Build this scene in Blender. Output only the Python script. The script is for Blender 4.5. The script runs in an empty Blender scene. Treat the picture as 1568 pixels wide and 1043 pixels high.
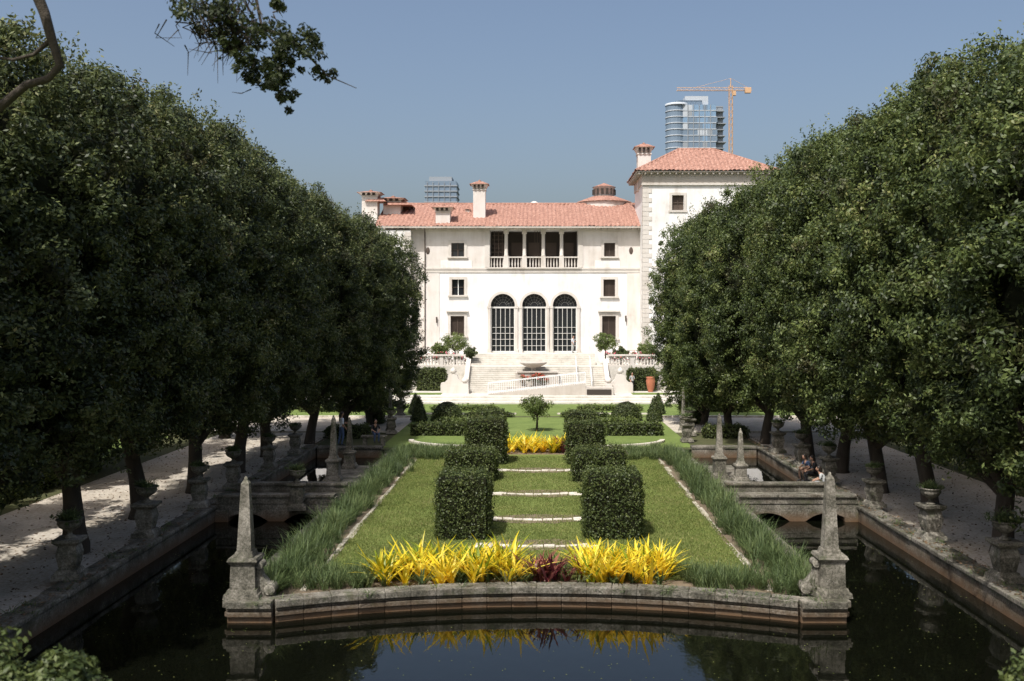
import bpy, math, random
import numpy as np
from mathutils import Vector
rng = np.random.default_rng(7); random.seed(7)
sc = bpy.context.scene
sc.view_settings.view_transform = 'Standard'; sc.view_settings.look = 'None'; sc.view_settings.exposure = 0
WL = -.45   # water level

# ------------------------------------------------------------ mesh builder
class MB:
    def __init__(s): s.ch = []; s.n = 0
    def add(s, V, F, mat=0, smooth=False, v=None):
        V = np.asarray(V, float).reshape(-1, 3); F = np.asarray(F, int)
        if v is None: v = np.full(len(V), .5)
        s.ch.append((V, F + s.n, mat, smooth, v)); s.n += len(V)
    def box(s, x0, x1, y0, y1, z0, z1, mat=0):
        V = [(x0,y0,z0),(x1,y0,z0),(x1,y1,z0),(x0,y1,z0),(x0,y0,z1),(x1,y0,z1),(x1,y1,z1),(x0,y1,z1)]
        s.add(V, [(0,3,2,1),(4,5,6,7),(0,1,5,4),(1,2,6,5),(2,3,7,6),(3,0,4,7)], mat)
    def frust(s, cx, cy, z0, z1, a0, a1, mat=0, b0=None, b1=None):
        b0 = a0 if b0 is None else b0; b1 = a1 if b1 is None else b1
        V = [(cx-a0,cy-b0,z0),(cx+a0,cy-b0,z0),(cx+a0,cy+b0,z0),(cx-a0,cy+b0,z0),(cx-a1,cy-b1,z1),(cx+a1,cy-b1,z1),(cx+a1,cy+b1,z1),(cx-a1,cy+b1,z1)]
        s.add(V, [(0,3,2,1),(4,5,6,7),(0,1,5,4),(1,2,6,5),(2,3,7,6),(3,0,4,7)], mat)
    def quad(s, a, b, c, d, mat=0): s.add([a,b,c,d], [(0,1,2,3)], mat)
    def lathe(s, prof, cx=0, cy=0, z0=0, n=14, mat=0, smooth=True, ph=0.0):
        V = []; F = []
        for r, z in prof:
            for i in range(n):
                t = ph + 2*math.pi*i/n; V.append((cx+r*math.cos(t), cy+r*math.sin(t), z0+z))
        for j in range(len(prof)-1):
            for i in range(n):
                k = (i+1) % n; F.append((j*n+i, j*n+k, (j+1)*n+k, (j+1)*n+i))
        s.add(V, F, mat, smooth)
    def tube(s, path, rad, n=8, mat=0, v=None):
        path = [Vector(p) for p in path]; V = []; F = []
        for i, p in enumerate(path):
            d = (path[min(i+1, len(path)-1)] - path[max(i-1, 0)]).normalized()
            a = d.cross(Vector((0.31, 0.92, 0.24))).normalized(); b = d.cross(a)
            for k in range(n):
                t = 2*math.pi*k/n; V.append(p + (a*math.cos(t) + b*math.sin(t))*rad[i])
        for j in range(len(path)-1):
            for i in range(n):
                k = (i+1) % n; F.append((j*n+i, j*n+k, (j+1)*n+k, (j+1)*n+i))
        s.add([tuple(q) for q in V], F, mat, True)
    def ell(s, c, r, mat=0, nu=12, nv=8):
        V = []; F = []
        for j in range(nv+1):
            ph = math.pi*j/nv
            for i in range(nu):
                t = 2*math.pi*i/nu
                V.append((c[0]+r[0]*math.sin(ph)*math.cos(t), c[1]+r[1]*math.sin(ph)*math.sin(t), c[2]+r[2]*math.cos(ph)))
        for j in range(nv):
            for i in range(nu):
                k = (i+1) % nu; F.append((j*nu+i, (j+1)*nu+i, (j+1)*nu+k, j*nu+k))
        s.add(V, F, mat, True)
    def mesh(s, name, mats):
        me = bpy.data.meshes.new(name)
        V = np.concatenate([c[0] for c in s.ch]); vv = np.concatenate([c[4] for c in s.ch])
        lv = np.concatenate([c[1].ravel() for c in s.ch])
        lt = np.concatenate([np.full(len(c[1]), c[1].shape[1]) for c in s.ch])
        mi = np.concatenate([np.full(len(c[1]), c[2]) for c in s.ch])
        sm = np.concatenate([np.full(len(c[1]), c[3], bool) for c in s.ch])
        ls = np.concatenate([[0], np.cumsum(lt)[:-1]])
        me.vertices.add(len(V)); me.vertices.foreach_set('co', V.astype(np.float32).ravel())
        me.loops.add(len(lv)); me.loops.foreach_set('vertex_index', lv.astype(np.int32))
        me.polygons.add(len(lt)); me.polygons.foreach_set('loop_start', ls.astype(np.int32))
        me.polygons.foreach_set('loop_total', lt.astype(np.int32))
        for m in mats: me.materials.append(m)
        me.polygons.foreach_set('material_index', mi.astype(np.int32))
        me.polygons.foreach_set('use_smooth', sm)
        a = me.attributes.new('v', 'FLOAT', 'POINT'); a.data.foreach_set('value', vv.astype(np.float32))
        me.update(calc_edges=True); me.validate()
        return me
    def obj(s, name, mats, parent=None, loc=(0,0,0), rot=0, bevel=0):
        return place(name, s.mesh(name, mats), parent, loc, rot, 1, bevel)
def place(name, me, parent=None, loc=(0,0,0), rot=0, scale=1, bevel=0):
    o = bpy.data.objects.new(name, me); sc.collection.objects.link(o)
    o.location = loc; o.rotation_euler = (0, 0, rot)
    o.scale = scale if hasattr(scale, '__len__') else (scale,)*3
    if parent: o.parent = parent
    if bevel:
        b = o.modifiers.new('bevel', 'BEVEL'); b.width = bevel; b.segments = 2
    return o
def empty(name, loc=(0,0,0), rot=0):
    o = bpy.data.objects.new(name, None); sc.collection.objects.link(o); o.location = loc; o.rotation_euler = (0,0,rot); return o

# ------------------------------------------------------------ materials
def newmat(name):
    m = bpy.data.materials.new(name); m.use_nodes = True
    nt = m.node_tree; nt.nodes.clear()
    return m, nt, nt.nodes, nt.links
def ramp(N, stops):
    r = N.new('ShaderNodeValToRGB'); e = r.color_ramp.elements
    while len(e) < len(stops): e.new(.5)
    for i, (p, c) in enumerate(stops): e[i].position = p; e[i].color = (*c, 1)
    return r
def noise(N, L, vec, scale, detail=4, rough=.6):
    n = N.new('ShaderNodeTexNoise'); n.inputs['Scale'].default_value = scale; n.inputs['Detail'].default_value = detail; n.inputs['Roughness'].default_value = rough
    L.new(vec, n.inputs['Vector']); return n
def surf(name, stops, scale=2, rough=.8, bump=.3, bscale=20, fine=None, spec=.3, metal=0, stretch=None, bdist=.02, fineamt=.5):
    """two-scale mottled surface"""
    m, nt, N, L = newmat(name)
    g = N.new('ShaderNodeNewGeometry'); vec = g.outputs['Position']
    if stretch:
        mp = N.new('ShaderNodeMapping'); mp.inputs['Scale'].default_value = stretch; L.new(vec, mp.inputs['Vector']); v2 = mp.outputs['Vector']
    else: v2 = vec
    n1 = noise(N, L, v2, scale, 6, .65)
    n2 = noise(N, L, vec, fine or scale*9, 3, .7)
    mx = N.new('ShaderNodeMix'); mx.data_type = 'FLOAT'; mx.inputs[0].default_value = fineamt*.7
    L.new(n1.outputs['Fac'], mx.inputs[2]); L.new(n2.outputs['Fac'], mx.inputs[3])
    r = ramp(N, stops); L.new(mx.outputs[0], r.inputs[0])
    b = N.new('ShaderNodeBsdfPrincipled'); b.inputs['Roughness'].default_value = rough; b.inputs['Metallic'].default_value = metal
    b.inputs['Specular IOR Level'].default_value = spec
    L.new(r.outputs[0], b.inputs['Base Color'])
    if bump:
        n3 = noise(N, L, vec, bscale, 5, .7); bp = N.new('ShaderNodeBump'); bp.inputs['Strength'].default_value = bump; bp.inputs['Distance'].default_value = bdist
        L.new(n3.outputs['Fac'], bp.inputs['Height']); L.new(bp.outputs[0], b.inputs['Normal'])
    o = N.new('ShaderNodeOutputMaterial'); L.new(b.outputs[0], o.inputs[0])
    return m
def leafmat(name, stops, trans=.3, rough=.5, wscale=.35, spec=.35, brown=None):
    m, nt, N, L = newmat(name)
    a = N.new('ShaderNodeAttribute'); a.attribute_name = 'v'
    g = N.new('ShaderNodeNewGeometry'); n1 = noise(N, L, g.outputs['Position'], wscale, 3, .6)
    ma = N.new('ShaderNodeMath'); ma.operation = 'MULTIPLY_ADD'; ma.inputs[1].default_value = .7; L.new(n1.outputs['Fac'], ma.inputs[0])
    mb = N.new('ShaderNodeMath'); mb.operation = 'MULTIPLY_ADD'; mb.inputs[1].default_value = .8; mb.inputs[2].default_value = -.25
    L.new(a.outputs['Fac'], mb.inputs[0]); L.new(mb.outputs[0], ma.inputs[2])
    r = ramp(N, stops); L.new(ma.outputs[0], r.inputs[0]); col = r.outputs[0]
    if brown:   # patches of dead leaves and bare twigs
        n2 = noise(N, L, g.outputs['Position'], .55, 5, .7); rr = ramp(N, [(.56,(0,0,0)),(.68,(.75,.75,.75))]); L.new(n2.outputs['Fac'], rr.inputs[0])
        c2 = N.new('ShaderNodeMix'); c2.data_type = 'RGBA'; L.new(rr.outputs[0], c2.inputs[0]); L.new(col, c2.inputs[6]); c2.inputs[7].default_value = (*brown,1); col = c2.outputs[2]
    b = N.new('ShaderNodeBsdfPrincipled'); b.inputs['Roughness'].default_value = rough; b.inputs['Specular IOR Level'].default_value = spec
    L.new(col, b.inputs['Base Color'])
    t = N.new('ShaderNodeBsdfTranslucent'); hs = N.new('ShaderNodeHueSaturation'); hs.inputs['Value'].default_value = 1.5; hs.inputs['Hue'].default_value = .48
    L.new(col, hs.inputs['Color']); L.new(hs.outputs[0], t.inputs[0])
    mx = N.new('ShaderNodeMixShader'); mx.inputs[0].default_value = trans
    L.new(b.outputs[0], mx.inputs[1]); L.new(t.outputs[0], mx.inputs[2])
    o = N.new('ShaderNodeOutputMaterial'); L.new(mx.outputs[0], o.inputs[0]); return m
def flat(name, c, rough=.6, metal=0, spec=.4):
    return surf(name, [(0.2, tuple(x*.85 for x in c)), (.8, tuple(min(1, x*1.12) for x in c))], 3, rough, 0, spec=spec, metal=metal)

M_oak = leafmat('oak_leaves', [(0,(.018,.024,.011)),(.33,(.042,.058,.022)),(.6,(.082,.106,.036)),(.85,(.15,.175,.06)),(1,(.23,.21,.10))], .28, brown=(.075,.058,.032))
M_oakR = leafmat('oak_leaves_sunlit', [(0,(.018,.027,.010)),(.33,(.044,.065,.021)),(.6,(.092,.126,.036)),(.85,(.165,.205,.06)),(1,(.26,.25,.10))], .3, brown=(.085,.068,.035))  # copy for the right row, its stronger sunlight put into the leaf colour
M_core = surf('light_blocking_core', [(.3,(.008,.010,.005)),(.7,(.028,.030,.015))], 3, .95, .5, 8, bdist=.1, spec=.1)  # dark solid core, added to keep light from passing through the foliage
M_bark = surf('bark', [(.25,(.03,.024,.018)),(.6,(.08,.065,.05)),(.85,(.16,.14,.11))], 4, .95, .8, 14, stretch=(1,1,.25), bdist=.05)
M_hedge = leafmat('hedge_leaves', [(0,(.022,.033,.010)),(.5,(.055,.078,.022)),(1,(.14,.165,.05))], .2, wscale=1.2, brown=(.06,.055,.025))
M_hedge2 = leafmat('light_hedge_leaves', [(0,(.06,.085,.02)),(.5,(.11,.15,.04)),(1,(.20,.24,.07))], .25, wscale=.8)
M_blade = leafmat('sword_leaves', [(0,(.035,.058,.024)),(.5,(.09,.13,.048)),(.85,(.17,.215,.085)),(1,(.25,.26,.12))], .3, .5, wscale=.6, spec=.2)
M_yel = leafmat('yellow_leaves', [(0,(.07,.13,.015)),(.28,(.20,.27,.02)),(.48,(.55,.47,.02)),(.8,(.80,.63,.04)),(1,(.88,.80,.14))], .35, .4, wscale=.5)
M_red = leafmat('burgundy_leaves', [(0,(.04,.010,.010)),(.5,(.13,.028,.035)),(1,(.30,.12,.07))], .2, .35)
M_turf = leafmat('turf_blades', [(0,(.085,.115,.03)),(.5,(.155,.20,.055)),(.8,(.25,.27,.09)),(1,(.36,.30,.17))], .3, .6, wscale=.5, spec=.15)
M_lawn = surf('lawn', [(.25,(.07,.09,.024)),(.5,(.13,.165,.045)),(.66,(.19,.195,.065)),(.8,(.27,.21,.12))], .6, .95, .6, 40, fine=14, spec=.1)
M_far = surf('garden_grass', [(.3,(.09,.13,.035)),(.6,(.155,.205,.06)),(.85,(.25,.25,.11))], .5, .95, .4, 20, spec=.1)
M_ground = surf('earth', [(.3,(.05,.06,.025)),(.6,(.09,.09,.045)),(.85,(.14,.12,.08))], .3, .95, .4, 10, spec=.1)
M_dirt = surf('dirt', [(.3,(.10,.075,.05)),(.7,(.24,.19,.13))], 2, .95, .5, 25)
M_gravel = surf('gravel', [(.28,(.24,.20,.15)),(.45,(.40,.35,.28)),(.6,(.54,.49,.42)),(.8,(.66,.61,.53))], .5, .95, .6, 45, fine=9, fineamt=.8)
M_pale = surf('pale_stone', [(.28,(.36,.335,.28)),(.5,(.56,.53,.47)),(.75,(.70,.67,.61))], 1.2, .85, .4, 14)
M_slab = surf('white_limestone', [(.3,(.22,.20,.15)),(.45,(.48,.44,.36)),(.6,(.68,.64,.56)),(.85,(.78,.74,.66))], 2.5, .85, .4, 18)
M_edge = surf('edging_stone', [(.3,(.14,.12,.08)),(.45,(.32,.29,.22)),(.6,(.50,.46,.38)),(.8,(.62,.58,.50))], 2.5, .9, .4, 18)

def stonemat(name, dark=1.0, stain=True):
    m, nt, N, L = newmat(name)
    g = N.new('ShaderNodeNewGeometry'); pos = g.outputs['Position']
    n1 = noise(N, L, pos, 1.3, 8, .72); n2 = noise(N, L, pos, 16, 5, .75)
    mx = N.new('ShaderNodeMix'); mx.data_type = 'FLOAT'; mx.inputs[0].default_value = .45
    L.new(n1.outputs['Fac'], mx.inputs[2]); L.new(n2.outputs['Fac'], mx.inputs[3])
    r = ramp(N, [(.36,(.026*dark,.025*dark,.020*dark)),(.46,(.085*dark,.08*dark,.062*dark)),(.55,(.19*dark,.175*dark,.145*dark)),(.66,(.38*dark,.355*dark,.30*dark))])
    L.new(mx.outputs[0], r.inputs[0]); col = r.outputs[0]
    nm = noise(N, L, pos, 2.2, 5, .7); rm = ramp(N, [(.54,(0,0,0)),(.66,(.7,.7,.7))]); L.new(nm.outputs['Fac'], rm.inputs[0])
    cm = N.new('ShaderNodeMix'); cm.data_type='RGBA'; L.new(rm.outputs[0], cm.inputs[0]); L.new(col, cm.inputs[6]); cm.inputs[7].default_value=(.075,.085,.045,1); col = cm.outputs[2]
    if stain:
        sx = N.new('ShaderNodeSeparateXYZ'); L.new(pos, sx.inputs[0])
        mr = N.new('ShaderNodeMapRange'); mr.inputs['From Min'].default_value = -.46; mr.inputs['From Max'].default_value = -.02; L.new(sx.outputs['Z'], mr.inputs[0])
        n3 = noise(N, L, pos, 2.5, 4); ad = N.new('ShaderNodeMath'); ad.operation = 'ADD'; ad.use_clamp = True
        L.new(mr.outputs[0], ad.inputs[0]); sb = N.new('ShaderNodeMath'); sb.operation = 'MULTIPLY_ADD'; sb.inputs[1].default_value = .9; sb.inputs[2].default_value = -.45
        L.new(n3.outputs['Fac'], sb.inputs[0]); L.new(sb.outputs[0], ad.inputs[1])
        c2 = N.new('ShaderNodeMix'); c2.data_type = 'RGBA'; c2.inputs[6].default_value = (.13,.08,.045,1); L.new(ad.outputs[0], c2.inputs[0]); L.new(col, c2.inputs[7]); col = c2.outputs[2]
    b = N.new('ShaderNodeBsdfPrincipled'); b.inputs['Roughness'].default_value = .9; b.inputs['Specular IOR Level'].default_value = .2
    L.new(col, b.inputs['Base Color'])
    bp = N.new('ShaderNodeBump'); bp.inputs['Strength'].default_value = .8; bp.inputs['Distance'].default_value = .04
    L.new(mx.outputs[0], bp.inputs['Height']); L.new(bp.outputs[0], b.inputs['Normal'])
    o = N.new('ShaderNodeOutputMaterial'); L.new(b.outputs[0], o.inputs[0]); return m
M_stone = stonemat('weathered_stone'); M_stone2 = stonemat('weathered_stone_dry', 1.2, False)

def stucco(name, tint):
    m, nt, N, L = newmat(name)
    g = N.new('ShaderNodeNewGeometry'); pos = g.outputs['Position']
    mp = N.new('ShaderNodeMapping'); mp.inputs['Scale'].default_value = (1.6,1.6,.22); L.new(pos, mp.inputs[0])
    n1 = noise(N, L, mp.outputs[0], .9, 7, .7); n2 = noise(N, L, pos, .45, 5, .6)
    mx = N.new('ShaderNodeMix'); mx.data_type = 'FLOAT'; mx.inputs[0].default_value = .5
    L.new(n1.outputs['Fac'], mx.inputs[2]); L.new(n2.outputs['Fac'], mx.inputs[3])
    t = np.array(tint)
    r = ramp(N, [(.34, tuple(t*[.70,.67,.63])), (.44, tuple(t*[.90,.885,.865])), (.54, tuple(t))])
    L.new(mx.outputs[0], r.inputs[0])
    b = N.new('ShaderNodeBsdfPrincipled'); b.inputs['Roughness'].default_value = .9; b.inputs['Specular IOR Level'].default_value = .15
    L.new(r.outputs[0], b.inputs['Base Color'])
    n3 = noise(N, L, pos, 6, 5); bp = N.new('ShaderNodeBump'); bp.inputs['Strength'].default_value = .25; bp.inputs['Distance'].default_value = .03
    L.new(n3.outputs['Fac'], bp.inputs['Height']); L.new(bp.outputs[0], b.inputs['Normal'])
    o = N.new('ShaderNodeOutputMaterial'); L.new(b.outputs[0], o.inputs[0]); return m
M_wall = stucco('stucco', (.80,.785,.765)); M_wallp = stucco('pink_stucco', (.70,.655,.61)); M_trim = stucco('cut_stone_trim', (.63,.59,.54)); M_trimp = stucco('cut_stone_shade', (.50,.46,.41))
M_tile = surf('terracotta_tiles', [(.32,(.12,.07,.055)),(.43,(.26,.135,.10)),(.55,(.37,.20,.15)),(.66,(.45,.29,.23)),(.8,(.55,.44,.37))], 1.6, .9, .3, 12, fine=4.5, fineamt=1.2)
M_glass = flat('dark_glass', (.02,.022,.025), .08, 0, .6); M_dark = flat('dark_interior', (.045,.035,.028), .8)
M_wood = flat('brown_shutter', (.09,.065,.05), .7); M_white = flat('white_paint', (.80,.80,.79), .5); M_iron = flat('dark_iron', (.03,.03,.03), .5)
M_muntin = flat('grey_white_paint', (.62,.61,.58), .6)
M_terra = flat('terracotta_pot', (.42,.15,.08), .8)
M_pink = flat('pink_petals', (.65,.10,.16), .7); M_redf = flat('red_petals', (.45,.06,.03), .7); M_litter = leafmat('leaf_litter', [(0,(.05,.035,.02)),(.5,(.14,.09,.05)),(1,(.25,.17,.10))], .1)

def watermat():
    m, nt, N, L = newmat('canal_water')
    g = N.new('ShaderNodeNewGeometry'); mp = N.new('ShaderNodeMapping'); mp.inputs['Scale'].default_value = (1,.6,1); L.new(g.outputs['Position'], mp.inputs[0])
    n1 = noise(N, L, mp.outputs[0], 2.2, 3, .5); n2 = noise(N, L, mp.outputs[0], .5, 2)
    ad = N.new('ShaderNodeMath'); ad.operation = 'ADD'; L.new(n1.outputs['Fac'], ad.inputs[0]); L.new(n2.outputs['Fac'], ad.inputs[1])
    bp = N.new('ShaderNodeBump'); bp.inputs['Strength'].default_value = .035; bp.inputs['Distance'].default_value = .1
    L.new(ad.outputs[0], bp.inputs['Height'])
    b = N.new('ShaderNodeBsdfPrincipled'); b.inputs['Base Color'].default_value = (.003,.0035,.002,1); b.inputs['Roughness'].default_value = .03; b.inputs['IOR'].default_value = 1.45
    L.new(bp.outputs[0], b.inputs['Normal']); o = N.new('ShaderNodeOutputMaterial'); L.new(b.outputs[0], o.inputs[0]); return m
M_water = watermat()

# ------------------------------------------------------------ foliage helpers
def unit(a): return a/np.maximum(np.linalg.norm(a, axis=-1, keepdims=True), 1e-9)
def leaves(mb, P, Nn, L, W, mat=0, v=None):
    n = len(P); Nn = unit(Nn); t = unit(np.cross(Nn, rng.normal(size=(n,3)))); b = np.cross(Nn, t)
    L = (L*rng.uniform(.7,1.3,(n,1)))/2; W = (W*rng.uniform(.7,1.3,(n,1)))/2
    V = np.stack([P-t*L, P+b*W-t*L*.1, P+t*L, P-b*W-t*L*.1], 1).reshape(-1,3)
    if v is None: v = rng.uniform(.1,.9,n)
    mb.add(V, np.arange(4*n).reshape(n,4), mat, False, np.repeat(v,4))
def clumps(mb, C, R, k, L, W, out, mat=0, vb=None, vr=.25, bias=.5):
    n = len(C); u = unit(rng.normal(size=(n,k,3))); u = unit(u + out[:,None,:]*bias)
    rad = R[:,None,None]*rng.uniform(.35,1.05,(n,k,1))
    P = C[:,None,:] + u*rad*np.array([1,1,.85])
    Nn = u + rng.normal(size=(n,k,3))*.55 + np.array([0,0,.3])
    if vb is None: vb = rng.uniform(.2,.8,n)
    v = np.clip(vb[:,None] + rng.uniform(-vr,vr,(n,k)), 0, 1)
    leaves(mb, P.reshape(-1,3), Nn.reshape(-1,3), L, W, mat, v.ravel())
def blades(mb, B, az, length, width, lean, droop, mat=0, v=None, segs=4):
    n = len(B); s = np.linspace(0,1,segs+1)
    o = np.stack([np.cos(az), np.sin(az), np.zeros(n)], 1); sd = np.stack([-np.sin(az), np.cos(az), np.zeros(n)], 1)
    rows = []
    for q in s:
        h = length*(q - droop*q*q*.6); r = length*(lean*q + droop*q*q*.55)
        c = B + o*r[:,None]; c[:,2] += h
        w = width*(.55 + 1.1*q - 1.62*q*q) if q < 1 else width*.02
        rows.append(c - sd*w[:,None]/2); rows.append(c + sd*w[:,None]/2)
    V = np.stack(rows, 1).reshape(-1,3); m = 2*(segs+1)
    F = np.array([[2*j,2*j+1,2*j+3,2*j+2] for j in range(segs)])
    F = (F[None] + (np.arange(n)*m)[:,None,None]).reshape(-1,4)
    if v is None: v = rng.uniform(.1,.9,n)
    mb.add(V, F, mat, False, np.repeat(v, m))
def box_shell(w, d, h, n, jit=.04):
    A = np.array([w*d, w*h, w*h, d*h, d*h]); f = rng.choice(5, n, p=A/A.sum()); a = rng.uniform(-.5,.5,n); b = rng.uniform(0,1,n)
    P = np.zeros((n,3)); Nn = np.zeros((n,3))
    m = f==0; P[m] = np.c_[a[m]*w, (b[m]-.5)*d, np.full(m.sum(),h)]; Nn[m] = (0,0,1)
    for i, sg in ((1,-1),(2,1)):
        m = f==i; P[m] = np.c_[a[m]*w, np.full(m.sum(), sg*d/2), b[m]*h]; Nn[m] = (0,sg,0)
    for i, sg in ((3,-1),(4,1)):
        m = f==i; P[m] = np.c_[np.full(m.sum(), sg*w/2), a[m]*d, b[m]*h]; Nn[m] = (sg,0,0)
    q = P*3.1+rng.uniform(0,6,3); lump = (np.sin(q[:,0]*1.3+1)*np.sin(q[:,1]*1.7)*.5 + np.sin(q[:,2]*2.1+q[:,0])*.5)
    e = np.maximum(np.abs(P[:,0])/(w/2),0)**10*np.maximum(np.abs(P[:,1])/(d/2),0)**10 + (P[:,2]/h)**12*np.maximum((np.abs(P[:,0])/(w/2))**12, (np.abs(P[:,1])/(d/2))**12)
    P += Nn*(lump*jit + rng.normal(size=n)*jit*.6)[:,None] - np.sign(P)*np.array([1,1,1.])*(e*.10)[:,None]
    return P, Nn
def hedge(name, x, y, w, d, h, n=None, L=.07, z=0, mats=None, jit=.04, rot=0):
    mb = MB(); area = w*d + 2*h*(w+d)
    n = n or int(area*600*(.07/L)**2)
    P, Nn = box_shell(w, d, h, n, jit); leaves(mb, P, Nn + rng.normal(size=P.shape)*.7, L, L*.6, 0)
    ns=int(area*9); Q,M_=box_shell(w,d,h,ns,jit); Q=np.repeat(Q+M_*.02,7,0)+rng.normal(size=(ns*7,3))*.035+np.repeat(M_,7,0)*rng.uniform(0,.12,(ns*7,1)); leaves(mb,Q,rng.normal(size=Q.shape)+[0,0,.5],L,L*.55,0,rng.uniform(.5,1,len(Q)))
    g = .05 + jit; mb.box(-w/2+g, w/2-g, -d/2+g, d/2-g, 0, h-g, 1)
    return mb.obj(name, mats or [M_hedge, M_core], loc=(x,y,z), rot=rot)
def topiary(name, x, y, r, h, kind, z=0, mats=None, L=.1, n=3500):
    mb = MB(); u = unit(rng.normal(size=(n,3)))
    if kind == 'ball':
        u[:,2] = np.abs(u[:,2])*1.0 - .15; P = u*np.array([r,r,h*.87]) ; Nn = u.copy(); P += Nn*rng.normal(size=(n,1))*.04
        P[:,2] += h*.13
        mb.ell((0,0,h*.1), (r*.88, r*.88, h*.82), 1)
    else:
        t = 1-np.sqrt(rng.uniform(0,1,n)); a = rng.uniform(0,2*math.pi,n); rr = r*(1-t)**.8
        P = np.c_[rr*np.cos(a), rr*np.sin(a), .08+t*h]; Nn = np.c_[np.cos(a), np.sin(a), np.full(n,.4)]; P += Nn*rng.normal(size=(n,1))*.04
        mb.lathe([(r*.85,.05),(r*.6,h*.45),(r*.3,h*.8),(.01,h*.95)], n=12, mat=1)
    leaves(mb, P, Nn + rng.normal(size=P.shape)*.6, L, L*.6, 0)
    return mb.obj(name, mats or [M_hedge, M_core], loc=(x,y,z))
def shrub(name, x, y, z, r, h, trunk=True, nc=60, k=60, L=.12, mats=None, seed=None):
    mb = MB(); c0 = h - r*.85
    u = unit(rng.normal(size=(nc,3))); C = u*r*rng.uniform(.35,.9,(nc,1))*np.array([1,1,.8]) + (0,0,c0)
    clumps(mb, C, np.full(nc, r*.3), k, L, L*.5, u, 0)
    if trunk:
        mb.tube([(0,0,-.1),(.03,.02,c0*.5),(0,0,c0)], [.09,.06,.05], 6, 1)
        for i in range(6):
            a = i*1.05; mb.tube([(0,0,c0*.6),(r*.4*math.cos(a), r*.4*math.sin(a), c0*.95),(r*.7*math.cos(a), r*.7*math.sin(a), c0+r*.35)], [.045,.03,.01], 5, 1)
    return mb.obj(name, mats or [M_hedge, M_bark], loc=(x,y,z))

# ------------------------------------------------------------ ground, water
mb = MB(); xs = [-4000,-300,-12,12,300,4000]; ys = [-2000,-100,13,54,300,6000]
for i in range(5):
    for j in range(5):
        if i==2 and j==2: continue
        mb.quad((xs[i],ys[j],0),(xs[i+1],ys[j],0),(xs[i+1],ys[j+1],0),(xs[i],ys[j+1],0))
mb.obj('ground', [M_ground])
mb = MB(); mb.quad((-12,13,WL),(12,13,WL),(12,54,WL),(-12,54,WL)); mb.obj('canal_water', [M_water])
mb = MB(); n = 1300
P = np.c_[rng.uniform(-11.8,11.8,n), rng.uniform(14,34,n), np.full(n,WL+.005)]
P = P[(np.abs(P[:,0])>8.0)|(P[:,1]<24.6)]
leaves(mb, P, np.tile([0,0,1.],(len(P),1))+rng.normal(size=P.shape)*.02, .04, .025, 0); mb.obj('floating_leaves', [M_turf])

mb = MB(); nx, ny = 60, 50; X = np.linspace(-34,34,nx); Y = np.linspace(-30,12.5,ny); V=[]
for y in Y:
    for x in X:
        t = np.clip((9-y)/5,0,1); s = t*t*(3-2*t); q = np.clip((30-abs(x))/14,0,1); s *= q*q*(3-2*q)
        V.append((x,y, 5.2*s + .012 + .05*math.sin(x*1.3)*math.cos(y)*s))
F = [(j*nx+i, j*nx+i+1, (j+1)*nx+i+1, (j+1)*nx+i) for j in range(ny-1) for i in range(nx-1)]
mb.add(V,F,0,True); mb.obj('hill', [M_lawn])

def sheet(name, x0,x1,y0,y1,z,mat):
    mb = MB(); mb.quad((x0,y0,z),(x1,y0,z),(x1,y1,z),(x0,y1,z)); return mb.obj(name,[mat])
for sg in (-1,1):
    a,b = sorted((sg*12.6, sg*19.4)); sheet('gravel_path', a,b,13,62,.004,M_gravel)
    a,b = sorted((sg*22.0, sg*40)); sheet('side_lawn', a,b,13,60,.004,M_far)
sheet('gravel_path', -60,60,62,71,.006,M_gravel)
sheet('parterre_lawn', -60,60,72,81.9,.005,M_far)
sheet('parterre_bed', -8.6,8.6,54.7,71.2,.012,M_far)
mb=MB(); n=9000; P=np.c_[rng.choice([-1,1],n)*(12.05+7.5*rng.uniform(0,1,n)**1.8), rng.uniform(16,60,n), np.full(n,.02)]; P[np.abs(P[:,0])<12.68,2]=.19
leaves(mb,P,np.tile([0,0,1.],(n,1))+rng.normal(size=P.shape)*.25,.10,.06,0); mb.obj('leaf_litter',[M_litter])

def wallrun(mb, x0,x1,y0,y1,zt=.16,lip=.06, seg=1.6):
    mb.box(x0,x1,y0,y1,-1.3,zt-.14,0)
    horiz = (x1-x0) > (y1-y0); Ln = (x1-x0) if horiz else (y1-y0); k = max(1,int(Ln/seg))
    for i in range(k):
        a = i*Ln/k + .008; b = (i+1)*Ln/k - .008; dz = random.uniform(-.022,.022); dl=random.uniform(-.03,.02)
        if horiz: mb.box(x0+a,x0+b,y0-lip-dl,y1+lip+dl,zt-.137,zt+dz,0)
        else: mb.box(x0-lip-dl,x1+lip+dl,y0+a,y0+b,zt-.137,zt+dz,0)
mb = MB()
wallrun(mb,-12.6,-12.0,12.4,54.6); wallrun(mb,12.0,12.6,12.4,54.6); wallrun(mb,-11.93,11.93,12.4,13.0); wallrun(mb,-11.93,-8.4,54,54.6); wallrun(mb,8.4,11.93,54,54.6)
mb.obj('canal_retaining_wall', [M_stone], bevel=.03)

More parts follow.
